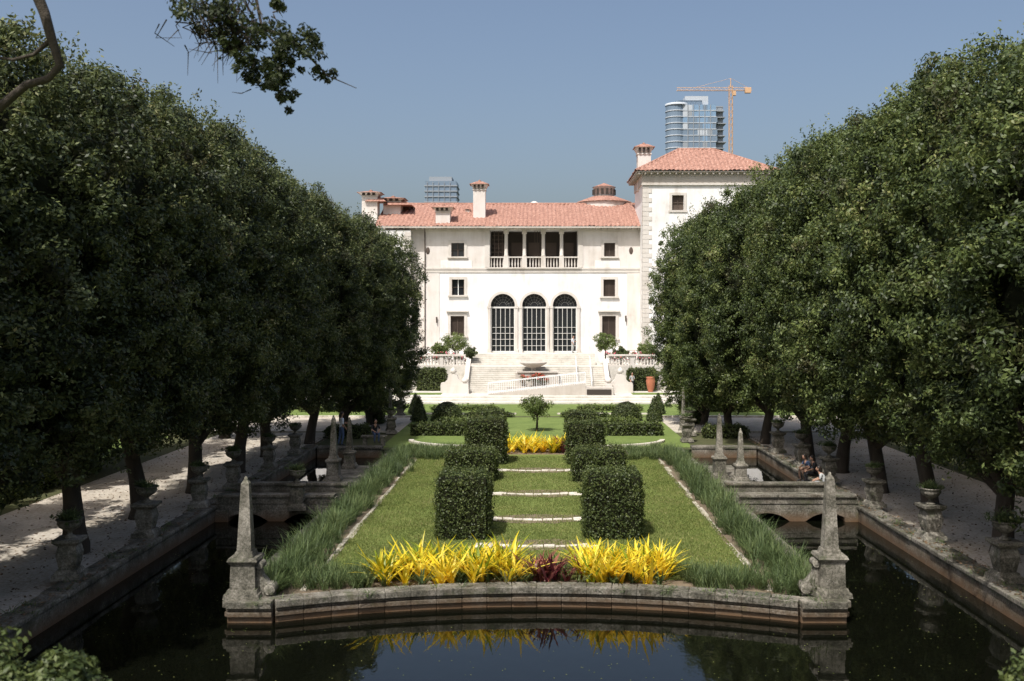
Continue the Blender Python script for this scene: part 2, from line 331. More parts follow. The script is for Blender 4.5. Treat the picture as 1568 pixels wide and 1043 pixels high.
def front(x): return 26.25 - 1.35*min(1,abs(x)/6.6)**2
top = MB(); pts = []
for i in range(41):
    x = -6.55 + 13.1*i/40; pts.append((x, front(x)+.05))
outer = [(-7.72,25.0),(-6.6,25.0)] + pts + [(6.6,25.0),(7.72,25.0)]
V = []; F = []
for (x,y) in outer: V += [(x,y,-.02),(x,54.8,-.02)]
for i in range(len(outer)-1): F.append((2*i,2*i+2,2*i+3,2*i+1))
top.add(V,F,0); top.obj('island_ground', [M_dirt])
mb = MB()
def courses(mb, path, seg=1.2, gap=.006):
    lay = [(-1.2,-.30,.0),(-.296,-.17,.07),(-.166,-.08,.03),(-.076,.10,.12)]
    for i in range(len(path)-1):
        (ax,ay),(bx,by) = path[i],path[i+1]; d = Vector((bx-ax,by-ay)); l = d.length; d.normalize(); nrm = Vector((d.y,-d.x))
        k = max(1, round(l/seg))
        for j in range(k):
            s0 = j*l/k+gap; s1 = (j+1)*l/k-gap
            for (z0,z1,o) in lay:
                jz = random.uniform(-.010,.010) if z1>.05 else 0; oo = o + random.uniform(-.010,.010)
                p0 = Vector((ax,ay))+d*s0; p1 = Vector((ax,ay))+d*s1
                q = [p0+nrm*oo, p1+nrm*oo, p1-nrm*.42, p0-nrm*.42]
                Vv = [(c.x,c.y,z0) for c in q]+[(c.x,c.y,z1+jz) for c in q]
                mb.add(Vv, [(0,3,2,1),(4,5,6,7),(0,1,5,4),(1,2,6,5),(2,3,7,6),(3,0,4,7)], 0)
cp = [(-6.55 + 13.1*i/20, front(-6.55 + 13.1*i/20)) for i in range(21)]
courses(mb, cp, 2, .002)
courses(mb, [(-7.74,24.85),(-6.6,24.85)]); courses(mb, [(6.6,24.85),(7.74,24.85)])
courses(mb, [(-7.74,54.0),(-7.74,24.85)]); courses(mb, [(7.74,24.85),(7.74,54.0)])
mb.obj('island_stone_wall', [M_stone], bevel=.02)
mb = MB(); k=26
W_=[(x,front(x)-.10+rng.uniform(-.05,.25),.02) for x in (2.9,3.1,3.4,3.6,4.4,4.6,5.6,6.0,-5.9,-4.3,-1.9,.1,6.3,5.2,1.6,-6.3,4.9,5.05,-3.6,3.3,3.5,-2.7,2.2)]+[(sg*rng.uniform(12.0,12.7),rng.uniform(22,53),.1) for sg in (-1,1) for _ in range(45)]+[(7.1,24.8,.02),(6.95,24.8,-.05),(-6.95,24.8,0)]
for (x,y,z) in W_:
    B=np.tile([x,y,z],(k,1))+rng.normal(size=(k,3))*[.09,.04,.02]; s_=rng.uniform(.5,1.3)
    blades(mb,B,rng.uniform(0,6.28,k),rng.uniform(.12,.34,k)*s_,rng.uniform(.012,.03,k),rng.uniform(.2,1.1,k),rng.uniform(.3,1.4,k),0)
mb.obj('wall_weeds',[M_blade])

sheet('island_lawn', -6.0,6.0,27.4,52,.0,M_lawn)
mb = MB()
for sg in (-1,1):
    y = 26.2
    while y < 50:
        l = random.uniform(.7,1.7); w = random.uniform(.05,.12); o_=random.uniform(-.06,.06)
        if random.random()<.75: mb.box(sg*6.15-w+o_, sg*6.15+w+o_, y, y+l-.03, -.1, .012+random.uniform(-.02,.02))
        y += l
mb.obj('lawn_stone_edging', [M_edge], bevel=.015)
mb = MB(); n = 310000
P = np.c_[rng.uniform(-6.12,6.12,n), 27.2+24*rng.uniform(0,1,n)**1.25, np.zeros(n)]
pn = np.sin(P[:,0]*1.1+P[:,1]*.7)*np.sin(P[:,1]*.9-P[:,0]*.5+1)+.6*np.sin(P[:,0]*2.7+2)*np.sin(P[:,1]*2.1)
keep = ~((np.abs(P[:,0]+.05)<1.5)&(rng.uniform(size=n)<.3)) & (rng.uniform(size=n) < .74+.28*pn)
P = P[keep]; n = len(P); a = rng.uniform(0,2*math.pi,n); h = rng.uniform(.025,.07,n); w = .012
V = np.stack([P+np.c_[np.cos(a)*w,np.sin(a)*w,np.zeros(n)], P-np.c_[np.cos(a)*w,np.sin(a)*w,np.zeros(n)], P+np.c_[rng.normal(size=n)*.02,rng.normal(size=n)*.02,h]],1).reshape(-1,3)
mb.add(V, np.arange(3*n).reshape(n,3), 0, False, np.repeat(rng.uniform(0,1,n),3)); mb.obj('lawn_grass', [M_turf])

mb = MB()
for yc in (31.3,35.4,40.4,46.6):
    N_ = 9
    for i in range(N_):
        x0 = -1.55+3.2*i/N_; x1 = -1.55+3.2*(i+1)/N_ - random.uniform(.01,.04)
        c = lambda x: yc + .30*(1-((x-.05)/1.6)**2)*-1 + random.uniform(-.015,.015)
        w_=random.uniform(.17,.25)
        V = [(x0,c(x0),-.1),(x1,c(x1),-.1),(x1,c(x1)+w_,-.1),(x0,c(x0)+w_,-.1)]; zt_=.05+random.uniform(-.02,.015)
        V += [(p[0],p[1],zt_) for p in V]
        mb.add(V, [(0,3,2,1),(4,5,6,7),(0,1,5,4),(1,2,6,5),(2,3,7,6),(3,0,4,7)])
    mb.box(1.3,1.95,yc-.35,yc-.08,-.1,.05); mb.box(-1.95,-1.4,yc-.3,yc+.22,-.1,.045)
mb.obj('stone_step_edging', [M_slab], bevel=.02)
for yc in (31.3,35.4,40.4,46.6):
    mb = MB(); V=[(.1,yc+.3,.006)]
    for i in range(24):
        t=2*math.pi*i/24; V.append((.1+1.9*math.cos(t)*random.uniform(.85,1.05), yc+.1+.85*math.sin(t)*random.uniform(.8,1.1), .006))
    mb.add(V,[(0,i+1,(i+1)%24+1) for i in range(24)]); mb.obj('bare_earth_patch', [M_dirt])

for (x,y,w,d,h) in [(-2.41,33.1,1.72,2.1,2.05),(2.5,33.1,1.85,2.1,2.1),(-2.9,44.4,2.2,2.1,1.3),(2.75,44.2,2.3,2.1,1.35),
                    (-2.5,49.4,1.95,2.1,2.15),(2.4,49.4,1.8,2.1,2.0),(-2.6,55.6,1.7,1.8,1.95),(2.45,55.6,1.6,1.8,1.9)]:
    hedge('clipped_hedge_block', x,y,w,d,h, L=.075 if y<40 else .09, jit=.05, rot=random.uniform(-.03,.03))

mb = MB()
for sg in (-1,1):
    nC = 340
    cy = 25.5+26*rng.uniform(0,1,nC)**1.15; cx = sg*(6.92+rng.normal(size=nC)*.29)
    m = rng.uniform(.5,1.0,nC); k = 44
    B = np.stack([np.repeat(cx,k), np.repeat(cy,k), np.zeros(nC*k)],1) + rng.normal(size=(nC*k,3))*[.07,.07,0]
    vb = np.clip(np.repeat(rng.uniform(.15,.75,nC),k)+rng.uniform(-.25,.25,nC*k),0,1)
    blades(mb, B, rng.uniform(0,2*math.pi,nC*k), np.repeat(m,k)*rng.uniform(.6,1.1,nC*k), rng.uniform(.016,.03,nC*k), rng.uniform(.05,.65,nC*k), rng.uniform(.1,1.0,nC*k), 0, vb)
for (xa,xb,ya,yb,nC) in [(-6.3,-4.6,26.2,27.6,46),(3.9,6.2,26.3,27.4,55),(-6.3,-3.9,50,53.5,80),(3.9,6.5,50,53.5,80),(-7.5,-6,51,54,30),(6,7.5,51,54,30)]:
    k = 40; cx = rng.uniform(xa,xb,nC); cy = rng.uniform(ya,yb,nC)
    B = np.stack([np.repeat(cx,k), np.repeat(cy,k), np.zeros(nC*k)],1) + rng.normal(size=(nC*k,3))*[.07,.07,0]
    blades(mb, B, rng.uniform(0,2*math.pi,nC*k), rng.uniform(.35,.7,nC*k), rng.uniform(.016,.026,nC*k), rng.uniform(.05,.6,nC*k), rng.uniform(.1,.9,nC*k), 0)
mb.obj('border_grasses', [M_blade])

def bromeliads(name, cx, cy, k, Lr, mat, wr=(.06,.10), zr=0, lr=(.2,.9)):
    mb = MB(); nC = len(cx); n = nC*k
    B = np.stack([np.repeat(cx,k), np.repeat(cy,k), np.full(n,zr)],1) + rng.normal(size=(n,3))*[.04,.04,0]
    vb = np.clip(np.repeat(rng.uniform(.15,.9,nC),k) + rng.uniform(-.35,.35,n),0,1)
    blades(mb, B, rng.uniform(0,2*math.pi,n), np.repeat(rng.uniform(.75,1.1,nC),k)*rng.uniform(*Lr,n), rng.uniform(*wr,n), rng.uniform(*lr,n), rng.uniform(.1,.8,n), 0, vb, segs=5)
    return mb.obj(name, [mat])
n = 60; x = rng.uniform(-4.45,-.45,n); bromeliads('yellow_bromeliad_bed', x, 26.85+rng.uniform(0,1.8,n)-x*x*.02, 16,(.65,1.1),M_yel,(.08,.125))
n = 42; x = rng.uniform(1.2,3.8,n); bromeliads('yellow_bromeliad_bed', x, 26.85+rng.uniform(0,1.8,n)-x*x*.02, 16,(.65,1.1),M_yel,(.08,.125))
n = 13; x = rng.uniform(-.5,1.3,n); bromeliads('burgundy_bromeliad_bed', x, 26.8+rng.uniform(0,.7,n), 12,(.6,1.0),M_red,(.08,.12))
n = 5; x = rng.uniform(-.4,.1,n); bromeliads('yellow_bromeliad_bed', x, 26.8+rng.uniform(0,.9,n), 12,(.4,.6),M_yel)
n = 34; x = rng.uniform(-4.6,4.2,n); bromeliads('green_bromeliad_bed', x, 26.65+rng.uniform(0,1.6,n)-x*x*.02, 12,(.35,.7),M_blade,(.05,.08))
n = 42; x = rng.uniform(-1.7,1.4,n); bromeliads('yellow_bromeliad_bed', x, rng.uniform(52.6,54.6,n), 14,(.7,1.15),M_yel,(.09,.15))
n = 8; x = rng.uniform(1.4,1.9,n); bromeliads('burgundy_bromeliad_bed', x, rng.uniform(52.5,54.,n), 15,(.7,1.1),M_red,(.08,.13))

# ------------------------------------------------------------ obelisks, urns, bridges
def obelisk(x,y,z,H,w=.42,scroll=0,name='stone_obelisk'):
    mb = MB(); ph = H*.34
    mb.frust(0,0,0,.12,w*1.15,w*1.1); mb.frust(0,0,.123,.22,w*1.0,w*.92); mb.frust(0,0,.223,ph-.16,w*.80,w*.76); mb.frust(0,0,ph-.157,ph-.08,w*.82,w*.93); mb.frust(0,0,ph-.077,ph,w*.96,w*.88)
    s0 = w*.5
    mb.frust(0,0,ph+.003,ph+.14,s0*1.25,s0*1.05); mb.frust(0,0,ph+.143,H-.10,s0*.92,s0*.50); mb.frust(0,0,H-.097,H,s0*.50,s0*.2)
    mb.ell((0,0,H+.02),(.045,.045,.06),0,8,6)
    for sg in (-1,1):
        if scroll==sg:
            prof = [(w*.81,ph*.80),(w*.98,ph*.72),(w*1.12,ph*.52),(w*1.45,ph*.36),(w*1.75,ph*.26),(w*1.85,.0),(w*.81,0)]
            V=[(sg*a,-.14,b+.002) for a,b in prof]+[(sg*a,.14,b+.002) for a,b in prof]; k=len(prof)
            F=[(i,(i+1)%k,(i+1)%k+k,i+k) for i in range(k)]; mb.add(V,F)
            mb.add(V[:k],[tuple(range(k))]); mb.add(V[k:],[tuple(range(k))[::-1]])
            for (cx_,cz_,r_) in ((w*1.6,ph*.18,.15),(w*.95,ph*.78,.10)): mb.tube([(sg*cx_,-.18,cz_),(sg*cx_,.18,cz_)],[r_,r_],14); mb.ell((sg*cx_,-.18,cz_),(r_*.95,.03,r_*.95),0,12,6)
    return mb.obj(name,[M_stone2],loc=(x,y,z),bevel=.012)
obelisk(-7.42,25.4,.1,2.95,.40,1); obelisk(7.5,25.5,.1,3.05,.40,-1)
obelisk(-8.82,43.2,.1,2.75,.33); obelisk(-8.80,46.8,.1,2.3,.30); obelisk(8.05,43.9,.1,2.75,.33); obelisk(8.8,43.0,.1,2.2,.30)
for sg in (-1,1): obelisk(sg*9.2,62.5,0,2.7,.26)
mb = MB()
for sg in (-1,1): mb.box(sg*8.6-.72,sg*8.6+.72,42.5,47.6,-1.2,.098)
mb.obj('obelisk_plinth',[M_stone],bevel=.03)

def urn_mesh(seed):
    global rng; rng=np.random.default_rng(seed)
    mb = MB()
    mb.frust(0,0,0,.14,.36,.34); mb.frust(0,0,.143,.24,.30,.25); mb.frust(0,0,.243,.62,.20,.27); mb.frust(0,0,.623,.86,.27,.22); mb.frust(0,0,.863,.95,.24,.33); mb.frust(0,0,.953,1.03,.34,.34)
    mb.lathe([(.0,0),(.16,0),(.15,.04),(.07,.09),(.06,.15),(.12,.2),(.25,.28),(.31,.38),(.29,.44),(.34,.47),(.34,.50),(.27,.49),(.0,.44)],0,0,1.03,16)
    for i in range(6):
        a=i*1.047; mb.tube([(.2*math.cos(a),.2*math.sin(a),.3),(.27*math.cos(a),.27*math.sin(a),.45),(.22*math.cos(a),.22*math.sin(a),.6)],[.03,.05,.03],6)
    n=200; s_=rng.uniform(.7,1.2); blades(mb, np.c_[rng.normal(size=(n,2))*.09,np.full(n,1.5)], rng.uniform(0,6.28,n), rng.uniform(.15,.42,n)*s_, rng.uniform(.02,.035,n), rng.uniform(.3,1.1,n), rng.uniform(.1,1.,n), 1)
    C=rng.normal(size=(14,3))*[.17,.15,.05]+(0,0,1.56); clumps(mb,C,np.full(14,.1),30,.06,.035,unit(C-(0,0,1.4)),1)
    return mb.mesh('garden_urn',[M_stone2,M_blade])
UM = [urn_mesh(s) for s in (1,2,3)]
for q,(x,y) in enumerate([(-12.62,26.9),(-12.5,31.9),(-12.5,36.9),(-12.5,41.0),(-12.5,46.5),(-12.5,51.5),(12.5,26.6),(12.5,31.6),(12.5,36.9),(12.5,42.6),(12.5,47),(12.5,51.6),(-8.9,37),(-8.9,61),(8.6,57),(-9.8,71.5),(9.2,60)]):
    place('garden_urn', UM[q%3], loc=(x,y,.16 if abs(x)>12 else .05), rot=random.uniform(0,.15), scale=random.uniform(.93,1.08))

def bridge(x0,x1,y0,y1):
    mb = MB()
    mb.box(x0,x1,y0,y1,.0,.2)
    for yy in (y0,y1-.35):
        L_ = x1-x0; zt=.55
        xs_ = np.linspace(x0,x1,25); low=[]
        for xx in xs_:
            u=((xx-x0)/L_*2)%1; low.append(-.55+ (0 if (u<.12 or u>.88) else .40*math.sin((u-.12)/.76*math.pi)**.6))
        for i in range(24):
            a,b=xs_[i],xs_[i+1]; l0,l1=low[i],low[i+1]
            V=[(a,yy,l0),(b,yy,l1),(b,yy,-.003),(a,yy,-.003),(a,yy+.35,l0),(b,yy+.35,l1),(b,yy+.35,-.003),(a,yy+.35,-.003)]
            mb.add(V,[(0,1,2,3),(7,6,5,4),(4,5,1,0),(3,2,6,7)])
        yo = yy-.03
        mb.box(x0+.002,x1-.002,yo,yo+.33,.203,zt-.1); k=3
        for i in range(k): mb.box(x0+.05+i*(L_-.1)/k,x0+.05+(i+1)*(L_-.1)/k-.015,yo-.07,yo+.4,zt-.097,zt)
    mb.box(x0+.01,x0+.5,y0-.12,y1+.12,-1.2,-.005); mb.box(x1-.5,x1-.01,y0-.12,y1+.12,-1.2,-.005)
    return mb.obj('stone_footbridge',[M_stone],bevel=.015)
bridge(-12,-7.5,37.2,40.2); bridge(7.5,12,37.2,40.2)

# ------------------------------------------------------------ trees
def oak_mesh(seed, a=3.0,b=3.4,c=5.75,zc=8.55, nc=860,k=145,L=.15,ns=700):
    global rng
    rng = np.random.default_rng(seed); mb = MB(); ph = rng.uniform(0,6.28,12)
    def rad(u):
        p=3.6; r=((np.abs(u[:,0])/a)**p+(np.abs(u[:,1])/b)**p+(np.abs(u[:,2])/c)**p)**(-1/p)
        l = np.sin(u[:,0]*5+ph[0])*np.sin(u[:,2]*7+ph[1]) + np.sin(u[:,1]*6+ph[2])*np.sin(u[:,2]*9+ph[3]) + .9*np.sin(u[:,0]*13+u[:,2]*11+ph[4])+.7*np.sin(u[:,1]*17+u[:,2]*19+ph[5])
        return r*(1+.055*l)
    u = unit(rng.normal(size=(nc,3))*[a,b,c*.9]); dep=rng.uniform(.72,1.03,nc); C = u*(rad(u)*dep)[:,None]
    clumps(mb, C+(0,0,zc), rng.uniform(.22,.72,nc), k, L,L*.5, unit(C/np.array([a,b,c])), 0, np.clip(rng.normal(.45,.22,nc),0,1), .3)
    u=unit(rng.normal(size=(ns,3))*[a,b,c]+[0,0,1.3]); C=u*(rad(u)*.96)[:,None]+(0,0,zc)
    d=unit(u+rng.normal(size=(ns,3))*.4+[0,0,.7]); t=rng.uniform(0,1,(ns,22,1)); ln=rng.uniform(.25,1.0,(ns,1,1))
    P=C[:,None]+d[:,None]*t*ln+rng.normal(size=(ns,22,3))*.06
    leaves(mb,P.reshape(-1,3),rng.normal(size=(ns*22,3))+[0,0,.4],.13,.06,0,np.clip(rng.normal(.7,.2,ns*22),0,1))
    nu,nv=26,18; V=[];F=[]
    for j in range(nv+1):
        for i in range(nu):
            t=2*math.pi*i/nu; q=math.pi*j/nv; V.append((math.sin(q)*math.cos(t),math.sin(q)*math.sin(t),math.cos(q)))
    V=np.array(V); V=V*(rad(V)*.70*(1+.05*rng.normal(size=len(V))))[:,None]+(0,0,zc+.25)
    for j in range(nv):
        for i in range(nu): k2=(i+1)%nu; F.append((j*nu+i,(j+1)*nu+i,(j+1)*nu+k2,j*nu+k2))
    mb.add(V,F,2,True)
    l=rng.uniform(-.45,.45,2)
    mb.tube([(0,0,-1.6),(0,0,-.2),(0,0,.15),(l[0]*.3,l[1]*.3,1.2),(l[0],l[1],2.6),(l[0]*.6,l[1],5.5)],[.46,.44,.34,.27,.25,.12],10,1)
    for i in range(7):
        t=rng.uniform(0,6.28)+i*.9; z0=rng.uniform(1.4,2.8); rr=rng.uniform(1.2,2.3)
        mb.tube([(l[0]*.7,l[1]*.7,z0),(rr*.35*math.cos(t),rr*.35*math.sin(t),z0+.7),(rr*.75*math.cos(t+.2),rr*.75*math.sin(t+.2),z0+1.7),(rr*math.cos(t+.35),rr*math.sin(t+.35),z0+3.2)],[.17,.13,.09,.04],7,1)
        mb.tube([(rr*.35*math.cos(t),rr*.35*math.sin(t),z0+.7),(rr*.6*math.cos(t-.5),rr*.6*math.sin(t-.5),z0+1.3),(rr*1.1*math.cos(t-.7),rr*1.1*math.sin(t-.7),z0+2.2)],[.08,.055,.02],6,1)
    return mb.mesh('oak_tree',[M_oak,M_bark,M_core])
OAK=[oak_mesh(11),oak_mesh(22,a=3.15,b=3.2),oak_mesh(33,a=2.9,b=3.5),oak_mesh(55)]
OAKL=[oak_mesh(44,nc=420,k=90,L=.24,ns=60)]
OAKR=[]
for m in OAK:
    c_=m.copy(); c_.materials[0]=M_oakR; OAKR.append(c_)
rng=np.random.default_rng(5)
i=0
def tree(x,y,z=0,s=1,sz=1,lib=OAK):
    global i
    place('oak_tree',lib[i%len(lib)],loc=(x,y,z),rot=random.choice([0,math.pi])+random.uniform(-.2,.2),scale=(s,s*1.02,s*sz)); i+=1
for sg in (-1,1):
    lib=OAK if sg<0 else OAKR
    hs = (.925,.965,1.01,1.03,1.03,1.02,1.0) if sg<0 else (.935,.985,1.035,1.06,1.055,1.05,1.06)
    zo = (.9,.8,.5,.2,.1,0,0) if sg<0 else (.1,.1,.1,.0,0,0,0)
    for y,h_,z_ in zip((20,25.2,30.3,35.6,40.8,46,51.2),hs,zo): tree(sg*(14.0+random.uniform(-.2,.3)),y,z_,1,(h_*14.3-z_)/14.3*random.uniform(.985,1.015),lib)
    up = 1.0 if sg<0 else 1.05
    tree(sg*12.9,56.4,-.3,.97,up,lib); tree(sg*11.9,61.5,-.7,.95,up*1.02,lib); tree(sg*11.0,66.3,-1.1,.91,up*1.03,lib)
    for y in (17,23,29.5,41,47.5): tree(sg*(22.3+random.uniform(-.3,.3)),y,0,.97,.95,OAKL)
    for y in (59,): tree(sg*18.5,y,0,1,1,OAKL)

for sg in (-1,1):
    mb=MB(); n=1500; y=rng.uniform(10,118,n); x=sg*(rng.uniform(34,52,n)-np.where(y>80,rng.uniform(0,14,n),0)); z=rng.uniform(.3,9.5,n)*(1-.2*rng.uniform(size=n))
    C=np.c_[x,y,z]; clumps(mb,C,rng.uniform(.9,1.8,n),70,.42,.24,np.tile([-sg*.4,-.5,.5],(n,1)),0)
    for yy in range(14,118,8): mb.ell((sg*46,yy,3.8),(6,5.5,5.5),1)
    mb.obj('background_trees',[M_oak,M_core])
    for y in (18,30,42): hedge('low_garden_hedge',sg*21.0,y,1.1,10,.75,L=.13,mats=[M_hedge2,M_core])
    hedge('low_garden_hedge',sg*29,56,9,1.2,.8,L=.14)

mb=MB()
mb.tube([(-8.6,5.5,3.0),(-8.4,5.7,5),(-7.6,6.5,8),(-6.2,7.6,10.6),(-4.6,9.0,11.3),(-3.2,9.4,11.0),(-2.4,9.5,10.7)],[.42,.34,.28,.2,.12,.07,.035],9,1)
mb.tube([(-6.2,7.6,10.6),(-5.2,9.3,10.7),(-4.8,9.5,10.35),(-4.70,9.5,10.1),(-4.63,9.5,9.85),(-4.55,9.5,9.6),(-4.66,9.5,9.47),(-4.87,9.5,9.41),(-5.12,9.5,9.2),(-5.5,9.5,8.9)],[.12,.07,.06,.05,.045,.04,.035,.04,.045,.03],7,1)
mb.tube([(-4.63,9.5,9.85),(-4.8,9.5,9.7),(-5.0,9.5,9.65),(-5.3,9.5,9.7)],[.03,.02,.015,.01],6,1)
tw=[[(-3.2,9.4,11.0),(-3.3,9.5,10.5),(-3.15,9.5,10.1),(-3.0,9.5,9.85),(-2.79,9.5,9.73),(-2.76,9.5,9.45)],
    [(-3.0,9.45,10.9),(-2.7,9.5,10.35),(-2.62,9.5,9.95),(-2.45,9.5,9.75),(-2.46,9.5,9.5),(-2.42,9.5,9.25)],
    [(-2.62,9.5,9.95),(-2.35,9.5,9.86),(-2.15,9.5,9.66),(-2.0,9.5,9.5),(-1.72,9.5,9.38)],
    [(-3.6,9.4,11.1),(-3.55,9.5,10.5),(-3.35,9.5,10.2),(-3.1,9.5,10.05)],[(-2.5,9.5,10.75),(-2.4,9.5,10.4),(-2.42,9.5,10.2)]]
for t in tw: mb.tube(t,np.linspace(.022,.003,len(t)),5,1)
for q in range(170):
    x_=random.gauss(-2.98,.17); z_=random.gauss(10.06,.16); mb.tube([(x_,9.5+random.gauss(0,.12),z_),(x_+random.gauss(0,.07),9.5,z_-.06+random.gauss(0,.06)),(x_+random.gauss(0,.12),9.5,z_-.17+random.gauss(0,.08))],[.008,.006,.002],4,1)
C=[];R=[]
sites=[(-3.3,10.18,.16),(-3.12,10.08,.18),(-2.98,9.92,.15),(-2.85,10.02,.15),(-2.72,9.95,.16),(-2.6,9.85,.13),(-2.82,9.74,.09),(-2.76,9.5,.08),(-2.74,9.62,.07),(-2.58,9.62,.09),(-2.5,9.72,.10),(-2.44,9.55,.09),(-2.45,9.38,.07),(-2.41,9.27,.06),(-2.35,9.83,.12),(-2.22,9.72,.12),(-2.12,9.6,.10),(-2.2,9.9,.10),(-2.45,10.17,.06),(-3.0,10.2,.1),(-2.05,9.5,.05),(-3.2,9.95,.08),(-2.95,9.8,.07),(-2.1,9.85,.06),(-2.33,9.6,.05),(-3.05,10.0,.14),(-2.9,9.85,.12),(-2.3,9.78,.1),(-2.42,9.66,.09),(-2.5,9.45,.06),(-2.78,9.58,.07),(-2.42,9.32,.08),(-2.74,9.47,.07),(-2.48,9.5,.08)]
for x,z,r in sites:
    for q in range(4): C.append((x+random.gauss(0,r*.4),9.5+random.gauss(0,.2),z+random.gauss(0,r*.35))); R.append(r*random.uniform(.6,1))
C=np.array(C);clumps(mb,C,np.array(R),44,.052,.028,np.tile([0,0,.3],(len(C),1)),0,rng.uniform(.0,.5,len(C)))
n=110; C=np.c_[rng.normal(-7.0,2.0,n),rng.normal(5.8,1.4,n),rng.uniform(12.4,15,n)]
clumps(mb,C,rng.uniform(.4,.8,n),90,.12,.06,np.tile([0,0,.5],(n,1)),0)
mb.obj('overhanging_oak_tree',[M_oak,M_bark])
for (x,y,r) in [(-3.35,6,.62),(-2.95,6.1,.35),(3.25,6.1,.42)]:
    shrub('hill_shrub',x,y,3.3,r,1.95 if x<-3 else 1.85,True,70,110,.05,[M_hedge,M_bark])

# ------------------------------------------------------------ parterre between island and house
LH=[M_hedge2,M_core]
for sg in (-1,1):
    hedge('low_garden_hedge',sg*5.9,60.5,3.4,1.0,.72,L=.12); hedge('low_garden_hedge',sg*4.4,66.5,4.6,.8,.42,L=.13,mats=LH)
    hedge('low_garden_hedge',sg*5.6,76.5,5.0,.8,.35,L=.14,mats=LH); hedge('low_garden_hedge',sg*11.2,59.2,2.6,1.0,.7,L=.12)
    hedge('low_garden_hedge',sg*14.5,75.5,7.0,.8,.4,L=.15,mats=LH); hedge('low_garden_hedge',sg*3.4,71.2,3.4,.6,.35,L=.14)
    hedge('low_garden_hedge',sg*22,77.5,12,1.0,.6,L=.16)
    topiary('ball_topiary',sg*6.2,69,1.08,1.45,'ball'); topiary('cone_topiary',sg*10.8,67,.62,1.6,'cone'); topiary('cone_topiary',sg*8.1,68.5,.55,1.7,'cone'); topiary('cone_topiary',sg*9.0,73.8,.5,1.5,'cone')
    topiary('ball_topiary',sg*12.3,80,.8,1.0,'ball')
shrub('standard_tree',0,62.5,0,1.05,2.5,True,60,50,.13,[M_hedge2,M_bark])
mb=MB()
for sg in (-1,1):
    a,b=sorted((sg*8.6,sg*60)); mb.box(a,b,61.8,62.0,-.1,.10); mb.box(a,b,71.0,71.25,-.1,.13)
    a,b=sorted((sg*1.5,sg*8.5)); mb.box(a,b,73.2,73.5,-.1,.10)
    for k in range(14):
        t0=math.pi*(.02+.46*k/14); t1=math.pi*(.02+.46*(k+1)/14)-.01
        V=[(sg*(2.2+5.2*math.cos(t)),57.6-3.2*math.sin(t)*1.0,-.1) for t in (t0,t1)]
        V+= [(sg*(2.2+4.9*math.cos(t)),57.6-2.95*math.sin(t),-.1) for t in (t1,t0)]
        V+=[(p[0],p[1],.14) for p in V]; mb.add(V,[(0,3,2,1),(4,5,6,7),(0,1,5,4),(1,2,6,5),(2,3,7,6),(3,0,4,7)])
mb.obj('parterre_stone_edging',[M_slab],bevel=.02)
mb=MB()
for k in range(3): mb.box(-26,26,81.9+k*1.25,81.9+(k+1)*1.25 if k<2 else 100,-.1,.15*(k+1)-(.002*k))
mb.obj('forecourt_steps',[M_pale],bevel=.02)
for sg in (-1,1):
    a,b=sorted((sg*8.3,sg*17)); sheet('forecourt_lawn',a,b,86.0,88.3,.456,M_far)

# ------------------------------------------------------------ terrace
T=2.6
ter=empty('house_terrace')
mb=MB(); 
for sg in (-1,1):
    a,b=sorted((sg*6.2,sg*26)); mb.box(a,b,92,99.9,.3,T)
mb.box(-6.198,6.198,92,99.9,.3,T-.003)
mb.box(-6.4,5.6,96.2,99.95,T,3.6)
for k in range(5): mb.box(-6.4,5.6,96.2-.35*(5-k),96.2-.35*(4-k)-.002,T,T+.17*(k+1)-.003)
mb.obj('terrace_floor',[M_pale],ter)
mb=MB()
ns=13
for k in range(ns):
    mb.box(-6.1,6.1,88+k*.308,92 if k==ns-1 else 88+(k+1)*.308+.02,.3,.448+(k+1)*(T-.45)/ns-.044)
    mb.box(-6.1,6.1,88+k*.308-.015,92 if k==ns-1 else 88+(k+1)*.308-.02,.448+(k+1)*(T-.45)/ns-.043,.448+(k+1)*(T-.45)/ns-.004)
mb.obj('stairs',[M_pale],ter)
mb=MB()
for sg in (-1,1):
    x0=sg*6.3-.2; x1=sg*6.3+.2
    V=[(x0,87.6,.3),(x0,87.6,1.0),(x0,92.2,3.3),(x0,92.2,.3)]; V+=[(x1,b,c) for _,b,c in V]
    mb.add(V,[(0,1,2,3),(7,6,5,4),(0,4,5,1),(1,5,6,2),(2,6,7,3)])
    mb.frust(sg*6.3,87.5,.3,1.35,.35,.3); mb.lathe([(.1,0),(.28,.1),(.3,.3),(.15,.5),(0,.55)],sg*6.3,87.5,1.35,12)
mb.obj('stair_cheek_walls',[M_trim],ter)
mb=MB()
for xx in (3.6,4.9):
    for dz in (.45,.9): mb.tube([(xx,88.0,.6+dz),(xx,91.9,2.6+dz),(xx,93.2,2.6+dz)],[.025]*3,6)
    for k in range(8): yv=88+k*.55; mb.tube([(xx,yv,.5+k*.27),(xx,yv,1.5+k*.28)],[.022,.022],5)
mb.obj('stair_handrail',[M_white],ter)
mb=MB()
for sg in (-1,1):
    a,b=sorted((sg*6.6,sg*20)); mb.box(a,b,92.05,92.45,T+.003,T+.14); mb.box(a,b,92.0,92.5,T+.95,T+1.1)
    x=sg*6.8; 
    while abs(x)<20:
        if int(abs(x)*10/2.9)%10==0: mb.box(x-.18,x+.18,92.08,92.42,T+.143,T+.947)
        mb.lathe([(.09,0),(.06,.08),(.12,.28),(.05,.6),(.09,.8)],x,92.25,T+.143,8); x+=sg*.29
    mb.box(a,b,91.93,91.998,1.0,1.12)
mb.obj('terrace_balustrade',[M_trim],ter)
mb=MB(); mb.box(-2.6,2.6,87.2,88.6,.455,1.0); mb.box(-1.9,2.0,88.602,91.9,.455,2.2); mb.box(-1.75,1.85,88.5,89.2,2.203,2.3)
